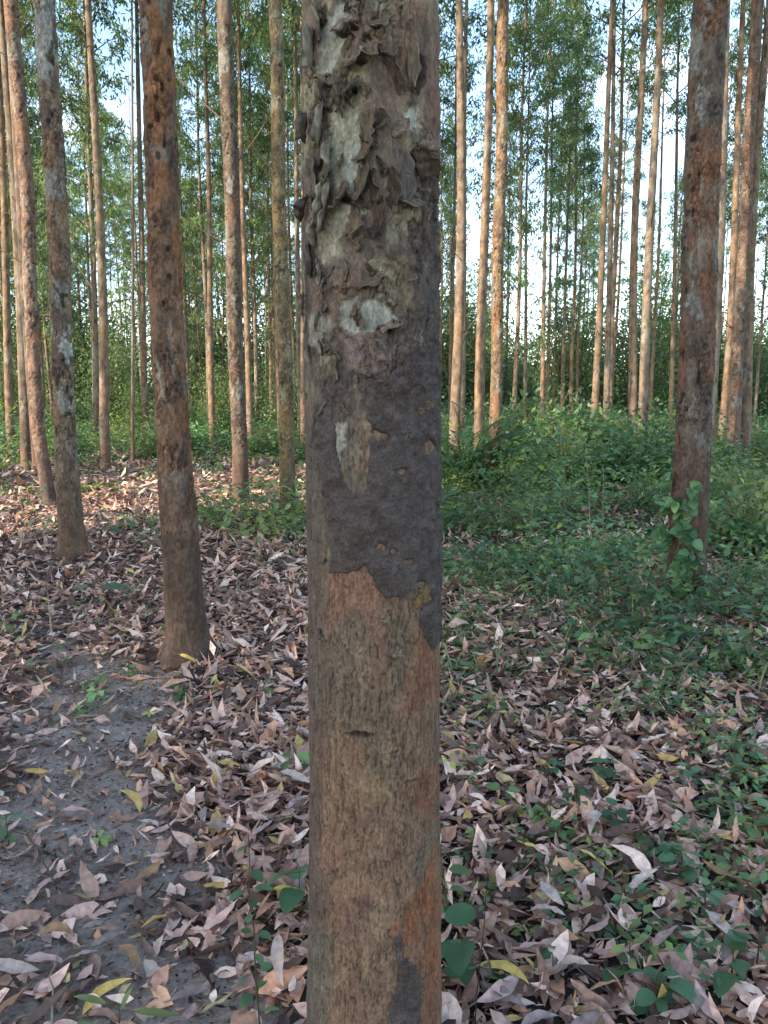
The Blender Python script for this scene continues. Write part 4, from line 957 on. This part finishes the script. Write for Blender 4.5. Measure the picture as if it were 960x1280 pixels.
# ------------------------------------------------------------------ single small plants
def seedling(px_, py_, hgt, pairs, leaf, label, lean=(0, 0), prof='oval', tone=TEAL[0], stem=(70, 72, 46), wid=.6, gap=1.0, jit=.3, start=.25, Y=None, sr=.0028):
    x, y = G(px_, py_) if Y is None else (at_depth(px_, py_, Y).x, Y)
    e = link('seedling', None, loc=(x, y, float(gh(x, y)))); e.empty_display_size = .05; tag(e, label, 'plant')
    t = np.linspace(0, 1, 8)[:, None]; pts = np.array([lean[0], lean[1], 1.0]) * hgt * t + np.cumsum(rng.normal(0, .006 * hgt, (8, 3)), 0) * np.array([1, 1, 0])
    m_ = MB(); tube(m_, pts, np.linspace(sr, sr * .4, 8), 6, lin(stem)); link('stem', m_.mesh('stem', M_TWIG), e)
    for q in range(pairs):
        f = start + (1 - start) * (q + .5) / pairs; p = np.array([np.interp(f, t[:, 0], pts[:, c]) for c in range(3)]); az = q * 1.6 + rng.uniform(-.4, .4)
        for sgn in (0, math.pi):
            if rng.random() < .12: continue
            a = az + sgn + rng.normal(0, jit); l = leaf * rng.uniform(.7, 1.25); m_ = MB(); d = np.array([math.cos(a), math.sin(a), rng.uniform(-.1, .5)])
            tube(m_, np.stack([p, p + d * l * .25, p + d * l * .35]), [.0009, .0008, .0008], 4, lin(stem))
            leaf_batch(m_, [p + d * l * .3], [d * [1, 1, .2]], [(rng.normal(0, .25), rng.normal(0, .25), 1)], l, l * wid, tone * rng.uniform(.8, 1.3), seg=8, fold=.2, curl=rng.uniform(-.7, -.1), prof=prof)
            link('leaf', m_.mesh('leaf', M_GREEN), e)
    return e
seedling(328, 1300, .53, 9, .038, 'slender upright seedling with small round leaves beside the big trunk', lean=(-.02, .05), gap=1, start=.1)
seedling(590, 1245, .17, 4, .085, 'broad-leaved seedling against the foot of the mud-covered trunk', prof='heart', tone=TEAL[1], wid=.8, lean=(-.2, 0))
seedling(565, 1180, .28, 6, .050, 'bushy green seedling rising along the mud-covered trunk', prof='oval', tone=TEAL[2] * .8, wid=.7, lean=(-.1, 0))
seedling(590, 1300, .40, 2, .020, 'bare dark wiry stem standing beside the big trunk', stem=(50, 44, 42), lean=(.05, .1), sr=.0018)
seedling(372, 1150, .16, 3, .085, 'dark broad-leaved plant half hidden behind the big trunk', prof='heart', tone=TEAL[1], wid=.7, lean=(.05, 0))
seedling(362, 968, .10, 3, .10, 'low broad-leaved plant in the litter between two trunks', prof='oval', tone=TEAL[2], wid=.5)
seedling(118, 762, .22, 3, .16, 'leafy seedling with wide leaves between the two left trunks', prof='oval', tone=TEAL[0], wid=.5)
seedling(785, 1228, .10, 3, .045, 'small pale green seedling sprouting through the litter', tone=TEAL[3], prof='lance', wid=.4)
seedling(150, 1290, .09, 3, .11, 'tuft of narrow green blades on the bare soil', prof='lance', tone=TEAL[3], wid=.16, start=.0)
seedling(775, 1235, .05, 2, .06, 'single dark round-leaved sprout in the litter', prof='heart', tone=TEAL[0], wid=.9)
for (a_, b_, hh, lf) in [(850, 1100, .10, .06), (820, 1085, .09, .055), (770, 1040, .08, .05), (915, 1240, .13, .07), (945, 1215, .13, .065), (890, 1030, .08, .05), (700, 1060, .07, .05), (655, 1065, .07, .045), (880, 1150, .1, .05), (940, 1050, .12, .06), (630, 1010, .08, .045), (820, 1270, .1, .06),
        (760, 985, .10, .05), (690, 975, .09, .045), (720, 1010, .08, .05), (610, 890, .10, .05), (860, 990, .10, .05), (930, 960, .12, .06), (600, 960, .08, .05), (340, 870, .1, .06), (160, 840, .09, .05), (130, 850, .08, .045), (45, 838, .09, .05), (10, 1050, .12, .05)]:
    seedling(a_, b_, hh, random.randint(3, 5), lf, 'low dark green broad-leaved creeper sprig in the leaf litter', prof=random.choice(['oval', 'heart']), tone=TEAL[random.randint(0, 2)], wid=.65)['group'] = 'creeper sprigs in the litter'
for (a_, b_, hh, lf) in [(800, 775, .2, .08), (830, 790, .22, .085), (870, 785, .2, .08), (910, 780, .22, .08), (780, 800, .16, .07), (850, 810, .18, .08), (900, 815, .18, .075), (940, 800, .2, .08), (760, 770, .18, .07), (925, 840, .16, .075), (820, 830, .14, .07), (720, 800, .14, .06), (955, 770, .2, .08)]:
    seedling(a_, b_, hh, 5, lf, 'heart-leaved creeper shoot on the ground around the vine-clad trunk', prof='heart', tone=TEAL[random.randint(0, 2)] * 1.1, wid=.8, jit=.8)['group'] = 'creeper shoots around the vine-clad trunk'
for (a_, b_, hh) in [(742, 700, 1.15), (706, 655, 1.25), (755, 720, .95), (660, 700, .6)]:
    seedling(a_, b_, hh, 7, .10, 'thin leafy sapling standing in the undergrowth', prof='oval', tone=TEAL[2], stem=(120, 110, 90), sr=.006, lean=(random.uniform(-.1, .1), 0))['group'] = 'thin saplings in the undergrowth'

# vine on the right-hand trunk
vx, vy = G(856, 752)
vine = link('climbing_vine', None, loc=(vx, vy, 0)); vine.empty_display_size = .1
tag(vine, 'heart-leaved green vine climbing the foot of the grey-brown trunk', 'vine')
for k in range(8):
    a0 = random.uniform(-1.3, .7); hh = random.uniform(.55, 1.1); t = np.linspace(0, 1, 14); a = a0 + .4 * np.sin(t * 4 + k); rr = np.interp(t * hh, [0, .12, .35, 1.3], [.155, .148, .142, .132]) + .01
    pts = np.stack([np.sin(a) * rr, -np.cos(a) * rr, t * hh], 1); m_ = MB(); tube(m_, pts, np.linspace(.005, .002, 14), 5, lin((96, 92, 66))); link('stem', m_.mesh('stem', M_TWIG), vine)
    for q in range(random.randint(18, 26)):
        f = random.random() ** .8; p = np.array([np.interp(f, t, pts[:, c]) for c in range(3)]); out = norm(p * [1, 1, 0]); l = random.uniform(.05, .10); m_ = MB()
        d = out * .6 + rng.normal(0, .5, 3) + np.array([0, 0, -.3]); leaf_batch(m_, [p + out * random.uniform(.0, .07)], [d], [out + np.array([0, 0, .8])], l, l * .8, TEAL[random.randint(0, 2)] * random.uniform(.8, 1.4), seg=5, fold=.15, curl=-.4, prof='heart')
        link('leaf', m_.mesh('leaf', M_GREEN), vine)
random.seed(29)
for k in range(24):
    y = random.uniform(26, 70); x = random.choice((-1, 1)) * random.uniform(.6, .95) * y; s = random.uniform(.9, 1.6)
    place(YOUNG[k % 4], 'young_tree', x, y, (s, s, s), 'low bushy young tree at the outer end of the plantation rows', 'tree', 'bushy young trees at the ends of the rows')
print('tris', sum(len(m.loop_triangles) if m.loop_triangles else 2 * len(m.polygons) for m in bpy.data.meshes))
print('scene done')
